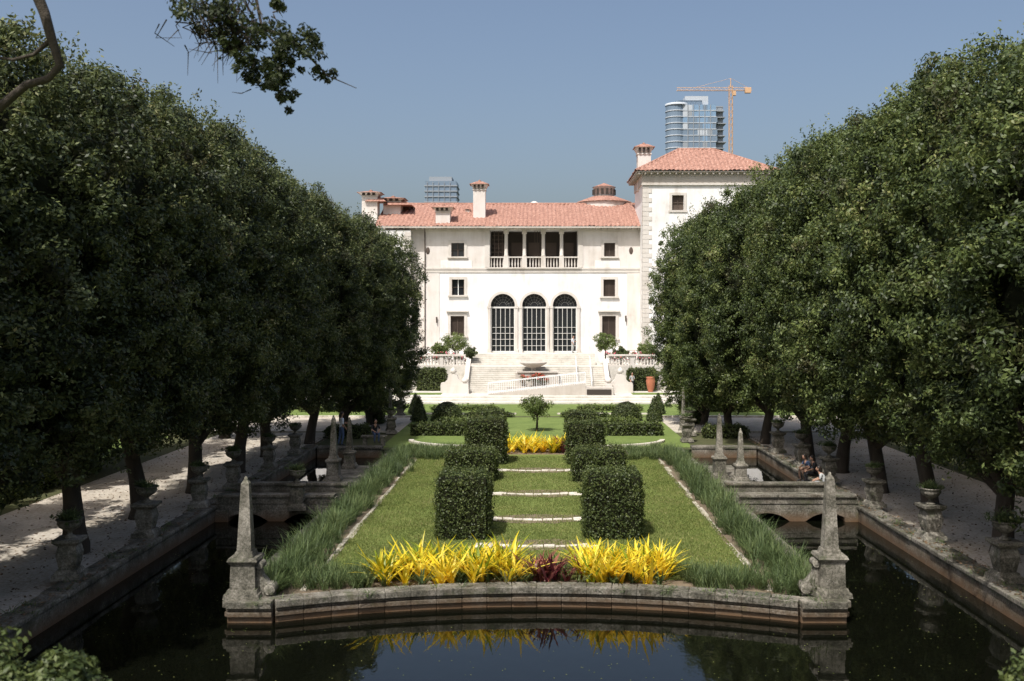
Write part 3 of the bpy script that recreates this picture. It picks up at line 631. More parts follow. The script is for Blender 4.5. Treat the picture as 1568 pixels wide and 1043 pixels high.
mb.lathe([(.25,0),(.2,.3),(.9,.55),(1.2,.75),(1.25,.85),(1.1,.85),(0,.6)],-.3,90.6,2.2,20)
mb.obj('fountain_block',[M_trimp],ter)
mb=MB(); n=26; C=np.c_[rng.uniform(-1.5,.9,n),rng.uniform(87.4,88.3,n),rng.uniform(1.35,2.0,n)]
clumps(mb,C,np.full(n,.28),60,.12,.07,np.tile([0,0,1.],(n,1)),0); clumps(mb,C+(0,0,.12),np.full(n,.22),30,.10,.08,np.tile([0,-.3,1.],(n,1)),1); mb.obj('flower_bed',[M_hedge,M_redf])
mb=MB()
def rampz(x): return .5+(x+4.2)*.11
mb.add([(-4.2,85.6,.455),(4.2,85.6,.455),(4.2,86.9,.455),(-4.2,86.9,.455),(-4.2,85.6,.5),(4.2,85.6,1.42),(4.2,86.9,1.42),(-4.2,86.9,.5)],[(0,3,2,1),(4,5,6,7),(0,1,5,4),(1,2,6,5),(2,3,7,6),(3,0,4,7)],1)
mb.box(4.203,6.6,85.5,87.1,.455,1.1,1); mb.box(4.3,6.4,85.44,85.497,.5,.95,2)
for yy in (85.65,86.85):
    for dz in (.12,.95): mb.tube([(-4.2,yy,rampz(-4.2)+dz),(4.2,yy,rampz(4.2)+dz)],[.026,.026],6)
    for k in range(45):
        x=-4.2+8.4*k/44; r=.028 if k%11==0 else .012; mb.tube([(x,yy,rampz(x)+.02),(x,yy,rampz(x)+(1.0 if k%11==0 else .94))],[r,r],5)
mb.obj('access_ramp',[M_white,M_trimp,M_dark])
for sg in (-1,1):
    hedge('forecourt_hedge',sg*9.6,91,2.6,1.3,2.0,L=.13,z=.45); hedge('forecourt_hedge',sg*13.2,91,2.4,1.2,1.9,L=.13,z=.45); hedge('forecourt_hedge',sg*18,91,5,1.2,1.6,L=.15,z=.45)
    mb=MB(); mb.box(-1.1,1.1,-.3,.3,0,.7)
    for s2 in (-1,1):
        prof=[(0,1.7),(.35,1.6),(.5,1.2),(.75,.95),(1.05,.9),(1.1,.703),(0,.703)]
        V=[(s2*a,-.25,b) for a,b in prof]+[(s2*a,.25,b) for a,b in prof];k=7
        mb.add(V,[(j,(j+1)%k,(j+1)%k+k,j+k) for j in range(k)]); mb.add(V[:k],[tuple(range(k))]); mb.add(V[k:],[tuple(range(k))])
    mb.lathe([(.12,0),(.3,.15),(.2,.4),(.1,.5),(0,.6)],0,0,1.7,12)
    sp=mb.obj('scroll_pedestal',[M_trim],loc=(sg*7.4,88.2,.45)); place('scroll_pedestal',sp.data,loc=(sg*14.2,89,.45),scale=1.25)
mb=MB(); mb.lathe([(.22,0),(.34,.5),(.42,1.0),(.36,1.25),(.42,1.35),(.3,1.35),(.0,1.2)],0,0,0,18); mb.obj('terracotta_jar',[M_terra],loc=(10.2,89.2,.45))
for (x,y,r,h) in [(-7.9,96,1.5,3.4),(-9.2,94.5,.9,2.2),(6.6,96,1.2,3.2),(8.0,95,.8,1.9),(10.6,95.5,1.0,2.3),(-6.3,94.6,.7,1.8),(12.2,95,1.0,1.6)]:
    shrub('terrace_shrub',x,y,T,r,h,True,55,55,.16,[M_hedge2 if h>2 else M_hedge,M_bark])
for sg in (-1,1):
    mb=MB(); n=60; C=np.c_[sg*rng.uniform(6.6,14,n),rng.uniform(92.8,93.8,n),rng.uniform(T+.3,T+1.1,n)]
    clumps(mb,C,np.full(n,.35),50,.14,.08,np.tile([0,-.3,1.],(n,1)),0); clumps(mb,C+(0,-.1,.1),np.full(n,.3),6,.14,.12,np.tile([0,-.5,1.],(n,1)),1); mb.obj('flowering_shrubs',[M_hedge,M_pink])

# ------------------------------------------------------------ the villa
U=15.24                                  # elevation drawing: units per metre
FX=lambda x:(x-822)/U
FZ=lambda y:7.2-(y-485)/U
villa=empty('stucco_villa')
def wall_open(mb,x0,x1,z0,z1,y,ops,mat=0,depth=.35,rmat=None,zsplit=None):
    xs=sorted({x0,x1,*[o[0] for o in ops],*[o[1] for o in ops]}); zs=sorted({z0,z1,*([zsplit] if zsplit else []),*[o[2] for o in ops],*[o[3] for o in ops]})
    for a,b in zip(xs,xs[1:]):
        for c,d in zip(zs,zs[1:]):
            mx_,mz=(a+b)/2,(c+d)/2
            if any(o[0]<mx_<o[1] and o[2]<mz<o[3] for o in ops): continue
            mb.quad((a,y,c),(b,y,c),(b,y,d),(a,y,d),1 if zsplit and mz>zsplit else mat)
    r=mat if rmat is None else rmat
    for o in ops:
        a,b,c,d=o[:4]; q=y+(o[4] if len(o)>4 else depth)
        mb.quad((a,y,c),(a,y,d),(a,q,d),(a,q,c),r); mb.quad((b,y,c),(b,q,c),(b,q,d),(b,y,d),r); mb.quad((a,y,c),(a,q,c),(b,q,c),(b,y,c),r)
        if not(len(o)>5): mb.quad((a,y,d),(b,y,d),(b,q,d),(a,q,d),r)
Y0=100.0
wl,wr=FX(650),FX(984); zb,ze=2.5,FZ(349)
wins=[(691,711,372,393),(925,942,372,393),(692,711,428,452),(924,942,428,454),(690,711,484,514),(922,943,484,518)]
ops=[(FX(a),FX(b),FZ(d),FZ(c)) for a,b,c,d in wins]
ops.append((FX(750),FX(885),FZ(410),FZ(352),2.6))
arch=[(770,18.5),(818,18.5),(865,18.5)]
for xc,r in arch: ops.append((FX(xc-r),FX(xc+r),3.602,FZ(450),.4,1))
mb=MB(); wall_open(mb,wl,wr,zb,ze,Y0,ops,zsplit=FZ(411.5))
for xc,r in arch:
    cx=FX(xc);R=r/U; zs=FZ(450)-R; zt=FZ(450); K=20
    A=[(cx-R*math.cos(math.pi*j/K),zs+R*math.sin(math.pi*j/K)) for j in range(K+1)]
    for (xa,za),(xb,zb_) in zip(A,A[1:]):
        mb.quad((xa,Y0,za),(xb,Y0,zb_),(xb,Y0,zt),(xa,Y0,zt)); mb.quad((xa,Y0,za),(xa,Y0+.4,za),(xb,Y0+.4,zb_),(xb,Y0,zb_))
mb.quad((wl-4,Y0+.3,zb),(wl,Y0+.3,zb),(wl,Y0+.3,ze),(wl-4,Y0+.3,ze),1); mb.quad((wl,Y0,zb),(wl,Y0+.3,zb),(wl,Y0+.3,ze),(wl,Y0,ze))
mb.quad((wl-4,Y0+.3,zb),(wl-4,Y0+.3,ze),(wl-4,118,ze),(wl-4,118,zb)); mb.quad((-15,118,zb),(22,118,zb),(22,118,ze),(-15,118,ze))
for (a,b,c,d,m) in ((651,673,418.5,536,1),(960,982,418.5,536,1),(675,723,399,410,0),(911,949,399,410,0)):
    mb.box(FX(a),FX(b),Y0-.05,Y0-.002,FZ(d),FZ(c),m)
mb.obj('walls',[M_wall,M_wallp],villa)
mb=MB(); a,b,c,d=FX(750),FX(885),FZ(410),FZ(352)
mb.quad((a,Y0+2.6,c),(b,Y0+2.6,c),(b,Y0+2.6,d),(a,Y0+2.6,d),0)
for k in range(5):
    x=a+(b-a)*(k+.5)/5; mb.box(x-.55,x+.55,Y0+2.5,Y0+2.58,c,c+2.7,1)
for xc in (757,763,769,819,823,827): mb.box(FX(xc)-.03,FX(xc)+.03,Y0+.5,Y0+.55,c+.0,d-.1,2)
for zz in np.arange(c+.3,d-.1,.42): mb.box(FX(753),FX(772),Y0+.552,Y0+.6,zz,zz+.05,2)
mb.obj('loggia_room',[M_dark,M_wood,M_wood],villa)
mb=MB()
for xc in (775,803,832,860):
    x=FX(xc); mb.frust(x,Y0+.3,c+.003,c+1.15,.26,.24); mb.lathe([(.2,0),(.24,.06),(.19,.12),(.17,2.2),(.22,2.28)],x,Y0+.3,c+1.15,12); mb.box(x-.25,x+.25,Y0+.05,Y0+.55,c+3.43,d-.02)
mb.box(a+.003,b-.003,Y0+.12,Y0+.4,c+1.0,c+1.12)
x=a+.15
while x<b:
    if all(abs(x-FX(q))>.28 for q in (775,803,832,860)): mb.lathe([(.06,0),(.045,.1),(.09,.35),(.04,.75),(.06,.98)],x,Y0+.26,c+.003,7)
    x+=.30
mb.obj('loggia_columns',[M_trim],villa)
mb=MB()
mb.box(wl-.002,wr,Y0-.12,Y0-.002,FZ(413),FZ(410),0); mb.box(wl,wr,Y0-.07,Y0-.003,FZ(417.5),FZ(413.2),0)
mb.box(wl,FX(748),Y0-.16,Y0-.004,FZ(355),FZ(349.5),0); mb.box(FX(887),wr,Y0-.16,Y0-.004,FZ(355),FZ(349.5),0)
def surround(a,b,c,d,w=.26,p=.08,ped=False):
    X0,X1,Z0,Z1=FX(a),FX(b),FZ(d),FZ(c); y1=Y0-.003
    mb.box(X0-w,X0,Y0-p,y1,Z0,Z1,1); mb.box(X1,X1+w,Y0-p,y1,Z0,Z1,1); mb.box(X0-w,X1+w,Y0-p,y1,Z1+.002,Z1+w,1)
    mb.box(X0-w-.1,X1+w+.1,Y0-p-.12,y1,Z0-.16,Z0-.002,1)
    if ped: mb.box(X0-w-.15,X1+w+.15,Y0-p-.2,y1,Z1+w+.15,Z1+w+.3,1)
for k,wn in enumerate(wins): surround(*wn,ped=(k>=4))
mb.box(FX(750)-.5,FX(750)-.003,Y0-.06,Y0-.003,FZ(409),FZ(356),1); mb.box(FX(885)+.003,FX(885)+.5,Y0-.06,Y0-.003,FZ(409),FZ(356),1)
mb.box(FX(745),FX(890),Y0-.22,Y0-.005,FZ(412)+.03,FZ(409.5),1)
for xc,r in arch:
    cx=FX(xc);R=r/U; zs=FZ(450)-R; K=20
    for j in range(K):
        t0=math.pi*j/K;t1=math.pi*(j+1)/K; Ro=R+.26
        V=[(cx-R*math.cos(t0),Y0-.1,zs+R*math.sin(t0)),(cx-R*math.cos(t1),Y0-.1,zs+R*math.sin(t1)),(cx-Ro*math.cos(t1),Y0-.1,zs+Ro*math.sin(t1)),(cx-Ro*math.cos(t0),Y0-.1,zs+Ro*math.sin(t0))]
        V+=[(p[0],Y0-.002,p[2]) for p in V]; mb.add(V,[(0,1,2,3),(0,4,5,1),(2,6,7,3)],1)
    for s in (-1,1):
        xx=cx+s*(R+.15); mb.box(xx-.13,xx+.13,Y0-.16,Y0-.003,3.6,zs-.25,1); mb.box(xx-.19,xx+.19,Y0-.2,Y0-.0035,zs-.248,zs-.02,1); mb.box(xx-.19,xx+.19,Y0-.2,Y0-.0036,3.602,3.95,1)
mb.obj('stone_trim',[M_trim,M_trim],villa)
mb=MB()
for k,(a,b,c,d) in enumerate(wins):
    X0,X1,Z0,Z1=FX(a),FX(b),FZ(d),FZ(c); sh=k in (1,3,5,4)
    mb.quad((X0,Y0+.3,Z0),(X1,Y0+.3,Z0),(X1,Y0+.3,Z1),(X0,Y0+.3,Z1),1 if sh else 0)
    mb.box(X0,X0+.08,Y0+.2,Y0+.29,Z0,Z1,1);mb.box(X1-.08,X1,Y0+.2,Y0+.29,Z0,Z1,1)
    xm=(X0+X1)/2; mb.box(xm-.035,xm+.035,Y0+.2,Y0+.29,Z0,Z1,1 if k!=2 else 2)
    if sh:
        z=Z0+.1
        while z<Z1-.05: mb.box(X0+.1,X1-.1,Y0+.24,Y0+.285,z,z+.04,1); z+=.11
    else: mb.box(X0+.09,X1-.09,Y0+.21,Y0+.28,(Z0+Z1)/2-.02,(Z0+Z1)/2+.02,1)
mb.obj('windows',[M_glass,M_wood,M_white],villa)
mb=MB()
for xc,r in arch:
    cx=FX(xc);R=r/U; zs=FZ(450)-R; yg=Y0+.36; K=20
    mb.quad((cx-R,yg,3.6),(cx+R,yg,3.6),(cx+R,yg,zs),(cx-R,yg,zs),0)
    V=[(cx,yg,zs)]+[(cx-R*math.cos(math.pi*j/K),yg,zs+R*math.sin(math.pi*j/K)) for j in range(K+1)]
    mb.add(V,[(0,j+1,j+2) for j in range(K)],0)
    mb.box(cx-R,cx+R,yg-.12,yg-.004,zs-.24,zs-.08,1)
    for q in (-1,-.60,-.2,.2,.60,1): mb.box(cx+q*(R-.05)-(.05 if abs(q)==1 else .024),cx+q*(R-.05)+(.05 if abs(q)==1 else .024),yg-.1,yg-.005,3.6,zs-.242,1)
    for z in (3.62,4.25,4.9,5.5,6.1): mb.box(cx-R+.1,cx+R-.1,yg-.085,yg-.006,z,z+(.12 if z<4 else .04),1)
    for t in range(1,8):
        an=math.pi*t/8; mb.tube([(cx-.35*math.cos(an),yg-.03,zs+.35*math.sin(an)),(cx-(R-.02)*math.cos(an),yg-.03,zs+(R-.02)*math.sin(an))],[.014,.014],4,2)
    for rr in (.35,.62,.9):
        mb.tube([(cx-rr*math.cos(math.pi*j/12),yg-.03,zs+rr*math.sin(math.pi*j/12)) for j in range(13)],[.013]*13,4,2)
mb.obj('arched_doors',[M_glass,M_muntin,flat('grey_ironwork',(.16,.16,.15),.6)],villa)
def tslope(mb,o,e,up,xa,xb,ta,tb,period=.42):
    o=np.array(o,float);e=np.array(e,float);up=np.array(up,float);nrm=unit(np.cross(e,up)[None])[0]
    n=int((xb-xa)/period*5); V=[];F=[]; rows=9
    for i in range(n+1):
        x=xa+(xb-xa)*i/n; h=1
        if ta>xa+1e-6: h=min(h,(x-xa)/(ta-xa))
        if tb<xb-1e-6: h=min(h,(xb-x)/(xb-tb))
        w=.10*abs(math.sin(math.pi*x/period)); jj=.03*math.sin(x*3.7)+.03*math.sin(x*1.3+1)
        for j in range(rows):
            V.append(tuple(o+e*x+up*h*j/(rows-1)+nrm*(w+jj*math.sin(j*1.7+x*.4))))
    for i in range(n):
        for j in range(rows-1): F.append((i*rows+j,(i+1)*rows+j,(i+1)*rows+j+1,i*rows+j+1))
    mb.add(V,F,0,True)
mb=MB()
tslope(mb,(0,Y0-.95,ze+.05),(1,0,0),(0,8.0,3.1),FX(583)-.5,FX(985),FX(583)-.5,FX(985))
mb.quad((FX(583)-.5,Y0+7,ze+3.1),(FX(985),Y0+7,ze+3.1),(FX(985),Y0+15,ze),(FX(583)-.5,Y0+15,ze))
mb.tube([(FX(583)-.5,Y0+7.05,ze+3.17),(FX(985),Y0+7.05,ze+3.17)],[.16,.16],8)
tx0,tx1,ty0,ty1=9.55,23.6,96.3,105.5; tz=21.35; tr=24.15; ym=(ty0+ty1)/2; a0,a1=14.4,17.9
tslope(mb,(0,ty0,tz),(1,0,0),(0,(ty1-ty0)/2,tr-tz),tx0,tx1,a0,a1)
tslope(mb,(tx0,0,tz),(0,-1,0),(a0-tx0,0,tr-tz),-ty1,-ty0,-ym-.01,-ym+.01)
tslope(mb,(tx1,0,tz),(0,1,0),(a1-tx1,0,tr-tz),ty0,ty1,ym-.01,ym+.01)
mb.quad((tx0,ty1,tz),(tx1,ty1,tz),(a1,ym,tr),(a0,ym,tr))
for p,q in (((tx0,ty0,tz),(a0,ym,tr)),((tx1,ty0,tz),(a1,ym,tr)),((a0,ym,tr),(a1,ym,tr))): mb.tube([p,q],[.15,.15],7)
BZ=FZ(303)+.45; BX=FX(922)+.8
mb.lathe([(3.1,0),(3.0,.1),(1.4,.7)],BX,109,BZ,24); mb.lathe([(1.3,1.75),(.0,2.25)],BX,109,BZ,18)
mb.frust(FX(603),104,ze+2.6,ze+3.4,1.5,.3); mb.frust(FX(570),103,ze+2.9,ze+3.5,1.1,.3)
mb.obj('tile_roof',[M_tile],villa)
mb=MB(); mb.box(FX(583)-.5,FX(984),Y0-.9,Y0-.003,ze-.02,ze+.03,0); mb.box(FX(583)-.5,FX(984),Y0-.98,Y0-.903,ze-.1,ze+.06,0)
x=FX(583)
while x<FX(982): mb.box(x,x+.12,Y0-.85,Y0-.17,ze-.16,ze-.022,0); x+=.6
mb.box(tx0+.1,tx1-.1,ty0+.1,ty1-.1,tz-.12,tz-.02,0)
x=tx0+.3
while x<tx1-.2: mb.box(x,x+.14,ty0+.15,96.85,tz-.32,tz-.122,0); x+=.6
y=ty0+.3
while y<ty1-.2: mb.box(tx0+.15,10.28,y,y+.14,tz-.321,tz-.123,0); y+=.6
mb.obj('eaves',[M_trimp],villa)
mb=MB(); TX=10.35; TY=97.0
tw_=((1029-822)*97/1524,(1047-822)*97/1524,7.2+(485-322)*97/1524,7.2+(485-299)*97/1524)
wall_open(mb,TX,22.6,2.5,tz-.12,TY,[tw_],0,.3)
mb.quad((TX,TY,2.5),(TX,TY,tz-.12),(TX,105,tz-.12),(TX,105,2.5)); mb.quad((22.6,TY,2.5),(22.6,105,2.5),(22.6,105,tz-.12),(22.6,TY,tz-.12)); mb.quad((TX,105,2.5),(TX,105,tz-.12),(22.6,105,tz-.12),(22.6,105,2.5))
mb.obj('tower_walls',[M_wall],villa)
mb=MB(); z=2.6; k=0
while z<tz-1.6:
    w=.85 if k%2 else .55; mb.box(TX-.04,TX+w,TY-.05,TY-.002,z,z+.42,0); mb.box(TX-.04,TX-.002,TY+.001,TY+(.55 if k%2 else .85),z,z+.42,0); z+=.45; k+=1
mb.box(TX-.1,22.7,TY-.1,TY-.003,tz-1.2,tz-.33,1); mb.box(TX-.16,22.8,TY-.18,TY-.101,tz-1.35,tz-1.18,0); mb.box(TX-.1,TX-.003,TY+.0,105,tz-1.2,tz-.34,1)
a,b,c,d=tw_
for q in ((a-.25,a,c,d),(b,b+.25,c,d),(a-.25,b+.25,d+.002,d+.25),(a-.35,b+.35,c-.2,c-.002)): mb.box(q[0],q[1],TY-.09,TY-.004,q[2],q[3],0)
mb.box(TX+.9,22.6,TY-.08,TY-.0045,FZ(413),FZ(410),0)
mb.quad((a,TY+.28,c),(b,TY+.28,c),(b,TY+.28,d),(a,TY+.28,d),2); mb.box(a+.05,b-.05,TY+.2,TY+.27,(c+d)/2-.03,(c+d)/2+.03,2); mb.box((a+b)/2-.03,(a+b)/2+.03,TY+.19,TY+.272,c,d,2)
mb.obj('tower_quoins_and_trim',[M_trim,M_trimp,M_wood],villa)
mb=MB(); mb.box(-24,wl-1.3,99.2,112,2.5,ze-.3,0); z=2.6;k=0
while z<ze-.8:
    w=.85 if k%2 else .55; mb.box(wl-1.3-w,wl-1.26,99.15,99.198,z,z+.42,1); z+=.45;k+=1
mb.obj('left_wing',[M_wall,M_trim],villa)
mb=MB()
def chimney(x,y,z0,z1,w,cap):
    mb.box(x-w,x+w,y-w,y+w,z0,z1-cap*.9,0); mb.frust(x,y,z1-cap*.9+.002,z1-cap*.45,w,w*1.4,0); mb.box(x-w*1.1,x+w*1.1,y-w*1.1,y+w*1.1,z1-cap*1.05,z1-cap*.93,0)
    for k in range(3): mb.box(x-w*.9+k*w*.65,x-w*.9+k*w*.65+w*.35,y-w*1.36,y-w*1.15,z1-cap*.85,z1-cap*.5,2)
    mb.frust(x,y,z1-cap*.45+.002,z1-cap*.12,w*1.6,w*.5,1); mb.lathe([(w*.22,0),(w*.28,.1),(0,.22)],x,y,z1-cap*.12,8,1)
chimney(FX(734)*1.02,102.5,ze,21.2,.62,1.0); chimney(FX(678),100.8,ze-.2,18.5,.72,.75)
chimney(10.9,101.5,20,24.9,.66,1.2); chimney(FX(600)*1.03,104,ze,19.7,.9,.6); chimney(FX(568)*1.03,103,ze,20.2,.8,.6); chimney(FX(712),104,ze,18.6,.2,.4)
mb.lathe([(1.15,0),(1.15,1.8),(1.2,1.8),(1.2,1.95)],BX,109,BZ-.2,18,0)
for k in range(8): t=-math.pi*k/7; mb.box(BX+1.16*math.cos(t)-.13,BX+1.16*math.cos(t)+.13,109+1.16*math.sin(t)-.05,109+1.16*math.sin(t)+.05,BZ+.9,BZ+1.5,2)
mb.lathe([(2.9,-2.5),(2.9,.0)],BX,109,BZ-.02,24,0); mb.ell((FX(818),107.5,ze+3.1),(.5,.5,.45),0)
mb.obj('chimneys',[M_wallp,M_tile,M_dark],villa)
mb=MB()
for x in (FX(651),FX(981)): mb.tube([(x,Y0-.12,zb),(x,Y0-.12,ze-.1)],[.06,.06],6,0)
for x in (FX(653),FX(964)):
    mb.ell((x+.15,Y0-.02,FZ(384)),(.2,.06,.36),0)  # small oval niches: dark discs stand in for the shaded recess
for x,yy in ((669,490),(958,488)):
    mb.tube([(FX(x),Y0-.2,FZ(yy)+.3),(FX(x),Y0-.2,FZ(yy)-.3)],[.09,.07],6,0)
mb.obj('downpipes_niches_and_lamps',[M_wood],villa)

# ------------------------------------------------------------ distant towers and crane
M_bglass=flat('hazed_blue_glass',(.17,.23,.30),.3,0,.5); M_bslab=flat('hazed_pale_concrete',(.46,.50,.54),.8); M_blu=flat('hazed_bright_glass',(.20,.31,.44),.25,0,.5); M_conc=flat('hazed_grey_concrete',(.27,.30,.33),.8); M_or=flat('crane_paint',(.60,.38,.22),.7)  # distance haze is mixed into the tower glass and concrete colours
mb=MB(); rng=np.random.default_rng(3)
yb=600
for f in range(36):
    z=f*3.75; 
    mb.box(84,108,yb,yb+24,z+.5,z+3.7,0 if f<33 else 3); mb.box(83.8,108.2,yb-.25,yb+24.2,z,z+.498,1)
    mb.lathe([(6.2,0),(6.2,3.1)],84.5,yb+5,z+.6,20,0 if f%9 else 3,False); mb.lathe([(6.5,0),(6.5,.5),(6.2,.6)],84.5,yb+5,z,20,1,False)
    mb.box(108.2,113,yb+4,yb+20,z+.5,z+3.7,2); mb.box(108.2,114.5-(f%3)*.6,yb+1.5,yb+20,z,z+.495,2)
    for x in np.arange(85,108,3.0):
        if rng.uniform()<.6: mb.box(x,x+2.8,yb-.1,yb-.003,z+.6,z+3.6,int(rng.choice([0,1,3,2],p=[.3,.15,.25,.3])))
for x in np.arange(91,108,3.4): mb.box(x-.2,x+.2,yb-.5,yb-.26,0,135,2)
mb.box(84,100,yb+2,yb+20,135,138,0); mb.box(90,104,yb+4,yb+20,135.002,141,1); mb.lathe([(7,0),(7,1.2),(0,1.3)],85,yb+5,135,20,1)
mb.obj('high_rise_tower',[M_bglass,M_bslab,M_conc,M_blu])
mb=MB()
for f in range(27):
    z=f*3.8; mb.box(-78.5,-56.5,700,722,z+.9,z+3.8,0); mb.box(-79,-56,699.5,722,z,z+.898,1)
for x in np.arange(-77,-57,4.): mb.box(x-.2,x+.2,699.2,699.48,0,102,1)
mb.box(-76,-60,703,720,102.6,106,1); mb.obj('high_rise_tower',[M_bglass,M_conc])
mb=MB(); cx,cy=116.5,598
for dx in (-1,1):
    for dy in (-1,1): mb.tube([(cx+dx,cy+dy,0),(cx+dx,cy+dy,146)],[.17,.17],4)
for z in range(0,144,4):
    mb.tube([(cx-1,cy-1,z),(cx+1,cy-1,z+4)],[.12,.12],4); mb.tube([(cx+1,cy-1,z),(cx-1,cy-1,z+4)],[.12,.12],4)
for (z,y) in ((143,-1),(143,1),(144.8,0)): mb.tube([(84,cy+y,z),(129,cy+y,z)],[.15,.15],4)
for x in range(84,128,3): mb.tube([(x,cy-1,143),(x+1.5,cy,144.8),(x+3,cy-1,143)],[.09]*3,4)
mb.tube([(cx,cy,145),(cx,cy,150.5)],[.4,.2],5); mb.tube([(cx,cy,150.3),(95,cy,144.8)],[.08,.08],4); mb.tube([(cx,cy,150.3),(127,cy,144.8)],[.08,.08],4); mb.box(125,128.5,cy-1.2,cy+1.2,141.5,144.6)
mb.box(cx+1.1,cx+3,cy-1,cy+1,140,142.8); mb.obj('tower_crane',[M_or])

# ------------------------------------------------------------ people
M_skin=flat('skin',(.42,.25,.17),.6); M_hair=flat('dark_hair',(.02,.014,.01),.5)
def person(name,J,loc,rot,top,bottom,shoe=None,hairlen=.3,size=1):
    root=empty(name,loc,rot); root.scale=(size,)*3
    names=list(J); idx={k:i_ for i_,k in enumerate(names)}
    R=dict(pelvis=.135,waist=.115,chest=.14,neck=.055,jaw=.06,shL=.065,elL=.045,wrL=.03,shR=.065,elR=.045,wrR=.03,hipL=.095,knL=.065,anL=.042,toL=.035,hipR=.095,knR=.065,anR=.042,toR=.035)
    E=[('pelvis','waist','t'),('waist','chest','t'),('chest','neck','s'),('neck','jaw','s'),('chest','shL','t'),('shL','elL','t'),('elL','wrL','s'),('chest','shR','t'),('shR','elR','t'),('elR','wrR','s'),
       ('pelvis','hipL','b'),('hipL','knL','b'),('knL','anL','b'),('anL','toL','f'),('pelvis','hipR','b'),('hipR','knR','b'),('knR','anR','b'),('anR','toR','f')]
    me=bpy.data.meshes.new(name+'_skel'); me.from_pydata([J[k] for k in names],[(idx[a],idx[b]) for a,b,_ in E],[]); ob=bpy.data.objects.new('tmp',me); sc.collection.objects.link(ob)
    md=ob.modifiers.new('skin','SKIN'); md.use_smooth_shade=True
    for k in names:
        s=me.skin_vertices[0].data[idx[k]]; s.radius=(R[k],R[k]*(.8 if k in('pelvis','waist','chest') else 1)); s.use_root=(k=='pelvis')
    ss=ob.modifiers.new('sub','SUBSURF'); ss.levels=2; ss.render_levels=2
    dg=bpy.context.evaluated_depsgraph_get(); m2=bpy.data.meshes.new_from_object(ob.evaluated_get(dg)); bpy.data.objects.remove(ob)
    m2.materials.clear()
    for m in (top,bottom,M_skin,shoe or M_iron): m2.materials.append(m)
    mid={'t':0,'b':1,'s':2,'f':3}
    seg=[(np.array(J[a]),np.array(J[b]),mid[c]) for a,b,c in E]
    for p in m2.polygons:
        c=np.array(p.center); best=9;bm=0
        for a,b,m in seg:
            d=b-a; t=np.clip(np.dot(c-a,d)/np.dot(d,d),0,1); q=np.linalg.norm(c-a-d*t)
            if q<best: best=q;bm=m
        p.material_index=bm; p.use_smooth=True
    place('body',m2,root)
    mb=MB(); jx,jy,jz=J['jaw']; hc=(jx,jy-.01,jz+.09)
    mb.ell(hc,(.075,.095,.115),0,16,12); mb.ell((hc[0],hc[1]-.098,hc[2]-.01),(.013,.02,.022),0,8,6); mb.ell((hc[0],hc[1]-.088,hc[2]-.055),(.026,.012,.01),2,8,6)
    for s in (-1,1): mb.ell((hc[0]+s*.077,hc[1],hc[2]-.005),(.012,.022,.032),0,8,6); mb.ell((hc[0]+s*.03,hc[1]-.086,hc[2]+.015),(.012,.01,.008),1,8,6)
    mb.ell((hc[0],hc[1]+.02,hc[2]+.03),(.088,.098,.108),1,14,10)
    if hairlen: mb.tube([(hc[0],hc[1]+.05,hc[2]+.05),(hc[0],hc[1]+.09,hc[2]-.08),(hc[0],hc[1]+.10,hc[2]-hairlen)],[.08,.085,.03],10,1)
    for s,k,e in ((-1,'wrL','elL'),(1,'wrR','elR')):
        w=Vector(J[k]); d=(w-Vector(J[e])).normalized(); sd=d.cross(Vector((0,1,.2))).normalized(); fw=sd.cross(d)
        mb.tube([w-d*.01,w+d*.045,w+d*.09],[.026,.036,.03],8,0)
        for f,(o_,l) in enumerate(((-.027,.065),(-.009,.078),(.009,.072),(.026,.056))):
            b0=w+d*.085+sd*o_; mb.tube([b0,b0+d*l*.5+fw*.006,b0+d*l+fw*.025],[.009,.0085,.006],6,0)
        b0=w+d*.03+sd*.03*-1; mb.tube([b0,b0-sd*.03+d*.03,b0-sd*.035+d*.06+fw*.01],[.011,.01,.007],6,0)
    mb.obj('head_and_hands',[M_skin,M_hair,M_redf],root)
    return root
stand=dict(pelvis=(0,0,.93),waist=(0,-.01,1.08),chest=(0,.01,1.28),neck=(0,.01,1.45),jaw=(0,-.01,1.52),shL=(-.17,.01,1.38),elL=(-.23,.03,1.12),wrL=(-.2,-.12,.93),shR=(.17,.01,1.38),elR=(.22,-.02,1.12),wrR=(.12,-.22,1.12),
  hipL=(-.09,0,.88),knL=(-.10,-.05,.48),anL=(-.10,.04,.09),toL=(-.11,-.14,.04),hipR=(.09,0,.88),knR=(.11,.03,.48),anR=(.12,.12,.1),toR=(.13,-.05,.04))
sit=dict(pelvis=(0,0,.12),waist=(0,-.03,.27),chest=(0,-.09,.47),neck=(0,-.14,.63),jaw=(0,-.18,.69),shL=(-.17,-.1,.57),elL=(-.22,-.22,.34),wrL=(-.12,-.42,.26),shR=(.17,-.1,.57),elR=(.23,-.2,.34),wrR=(.12,-.42,.25),
  hipL=(-.09,-.04,.10),knL=(-.12,-.47,.14),anL=(-.12,-.42,-.30),toL=(-.12,-.6,-.36),hipR=(.09,-.04,.10),knR=(.12,-.48,.13),anR=(.13,-.36,-.30),toR=(.13,-.54,-.36))
lean=dict(sit); 
for k in ('chest','neck','jaw','shL','shR'): lean[k]=(sit[k][0],sit[k][1]-.14*(sit[k][2]),sit[k][2]-.06)
c_w=flat('white_shirt',(.70,.74,.80),.8); c_b=flat('blue_jeans',(.07,.11,.2),.8); c_k=flat('black_cloth',(.02,.02,.022),.8); c_g=flat('grey_cloth',(.4,.41,.4),.8); c_r=flat('tan_cloth',(.16,.10,.07),.8)
person('standing_woman',stand,(-10.65,53.9+.4,.16),2.2,c_w,c_b,hairlen=.35,size=1.08)
person('seated_visitor',sit,(12.35,44.0,.17),-1.5,c_k,c_k,hairlen=.25)
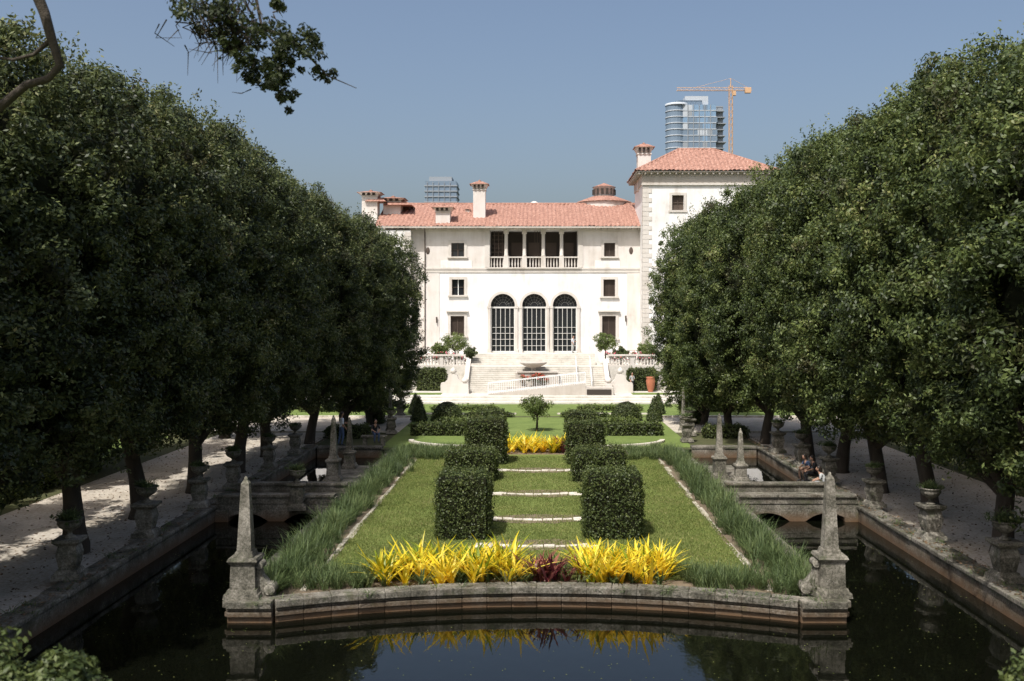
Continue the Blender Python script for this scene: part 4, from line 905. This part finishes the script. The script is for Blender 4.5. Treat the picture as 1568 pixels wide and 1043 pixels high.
person('seated_visitor',lean,(12.3,44.9,.17),-1.2,c_b,c_r,hairlen=.0)
person('seated_visitor',lean,(11.95,41.2,.17),-1.9,c_g,c_w,hairlen=.2)
person('seated_visitor',sit,(-9.0,55.3,.62),.4,c_k,c_b,hairlen=.0)
mb=MB(); mb.box(-9.75,-8.35,55.1,55.6,.5,.6); mb.box(-9.65,-9.45,55.15,55.55,0,.498); mb.box(-8.65,-8.45,55.15,55.55,0,.498); mb.obj('stone_bench',[M_stone2],bevel=.02)
person('terrace_visitor',stand,(8.6,89.8,.45),.3,c_g,c_k,hairlen=.2)
person('terrace_visitor',stand,(3.6,98.8,3.6),1.0,c_w,c_g,hairlen=.0)

# ------------------------------------------------------------ light, sky, camera
el=math.radians(58); az=math.radians(207)
d=Vector((math.sin(az)*math.cos(el),math.cos(az)*math.cos(el),math.sin(el)))
s=bpy.data.lights.new('sun','SUN'); s.energy=5; s.angle=math.radians(.5); s.color=(1,.97,.925)
so=bpy.data.objects.new('sun',s); sc.collection.objects.link(so); so.rotation_euler=d.to_track_quat('Z','Y').to_euler(); so.location=(-40,-40,80)
w=bpy.data.worlds.new('World'); sc.world=w; w.use_nodes=True; N=w.node_tree.nodes; L=w.node_tree.links; N.clear()
sk=N.new('ShaderNodeTexSky'); sk.sky_type='NISHITA'; sk.sun_disc=False; sk.sun_elevation=el; sk.sun_rotation=az; sk.air_density=1.0; sk.dust_density=5.0; sk.ozone_density=1.1
bg=N.new('ShaderNodeBackground'); bg.inputs[1].default_value=.145; L.new(sk.outputs[0],bg.inputs[0]); o=N.new('ShaderNodeOutputWorld'); L.new(bg.outputs[0],o.inputs[0])
cam=bpy.data.cameras.new('camera'); co=bpy.data.objects.new('camera',cam); sc.collection.objects.link(co)
co.location=(0,0,7.2); co.rotation_euler=(math.radians(90),0,0); cam.sensor_width=36; cam.lens=35; cam.shift_x=-.0242; cam.shift_y=-.0233; cam.clip_start=.1; cam.clip_end=9000
cam.dof.use_dof=True; cam.dof.focus_distance=60; cam.dof.aperture_fstop=2.8
sc.camera=co
print('polys',sum(len(m.polygons) for m in bpy.data.meshes))
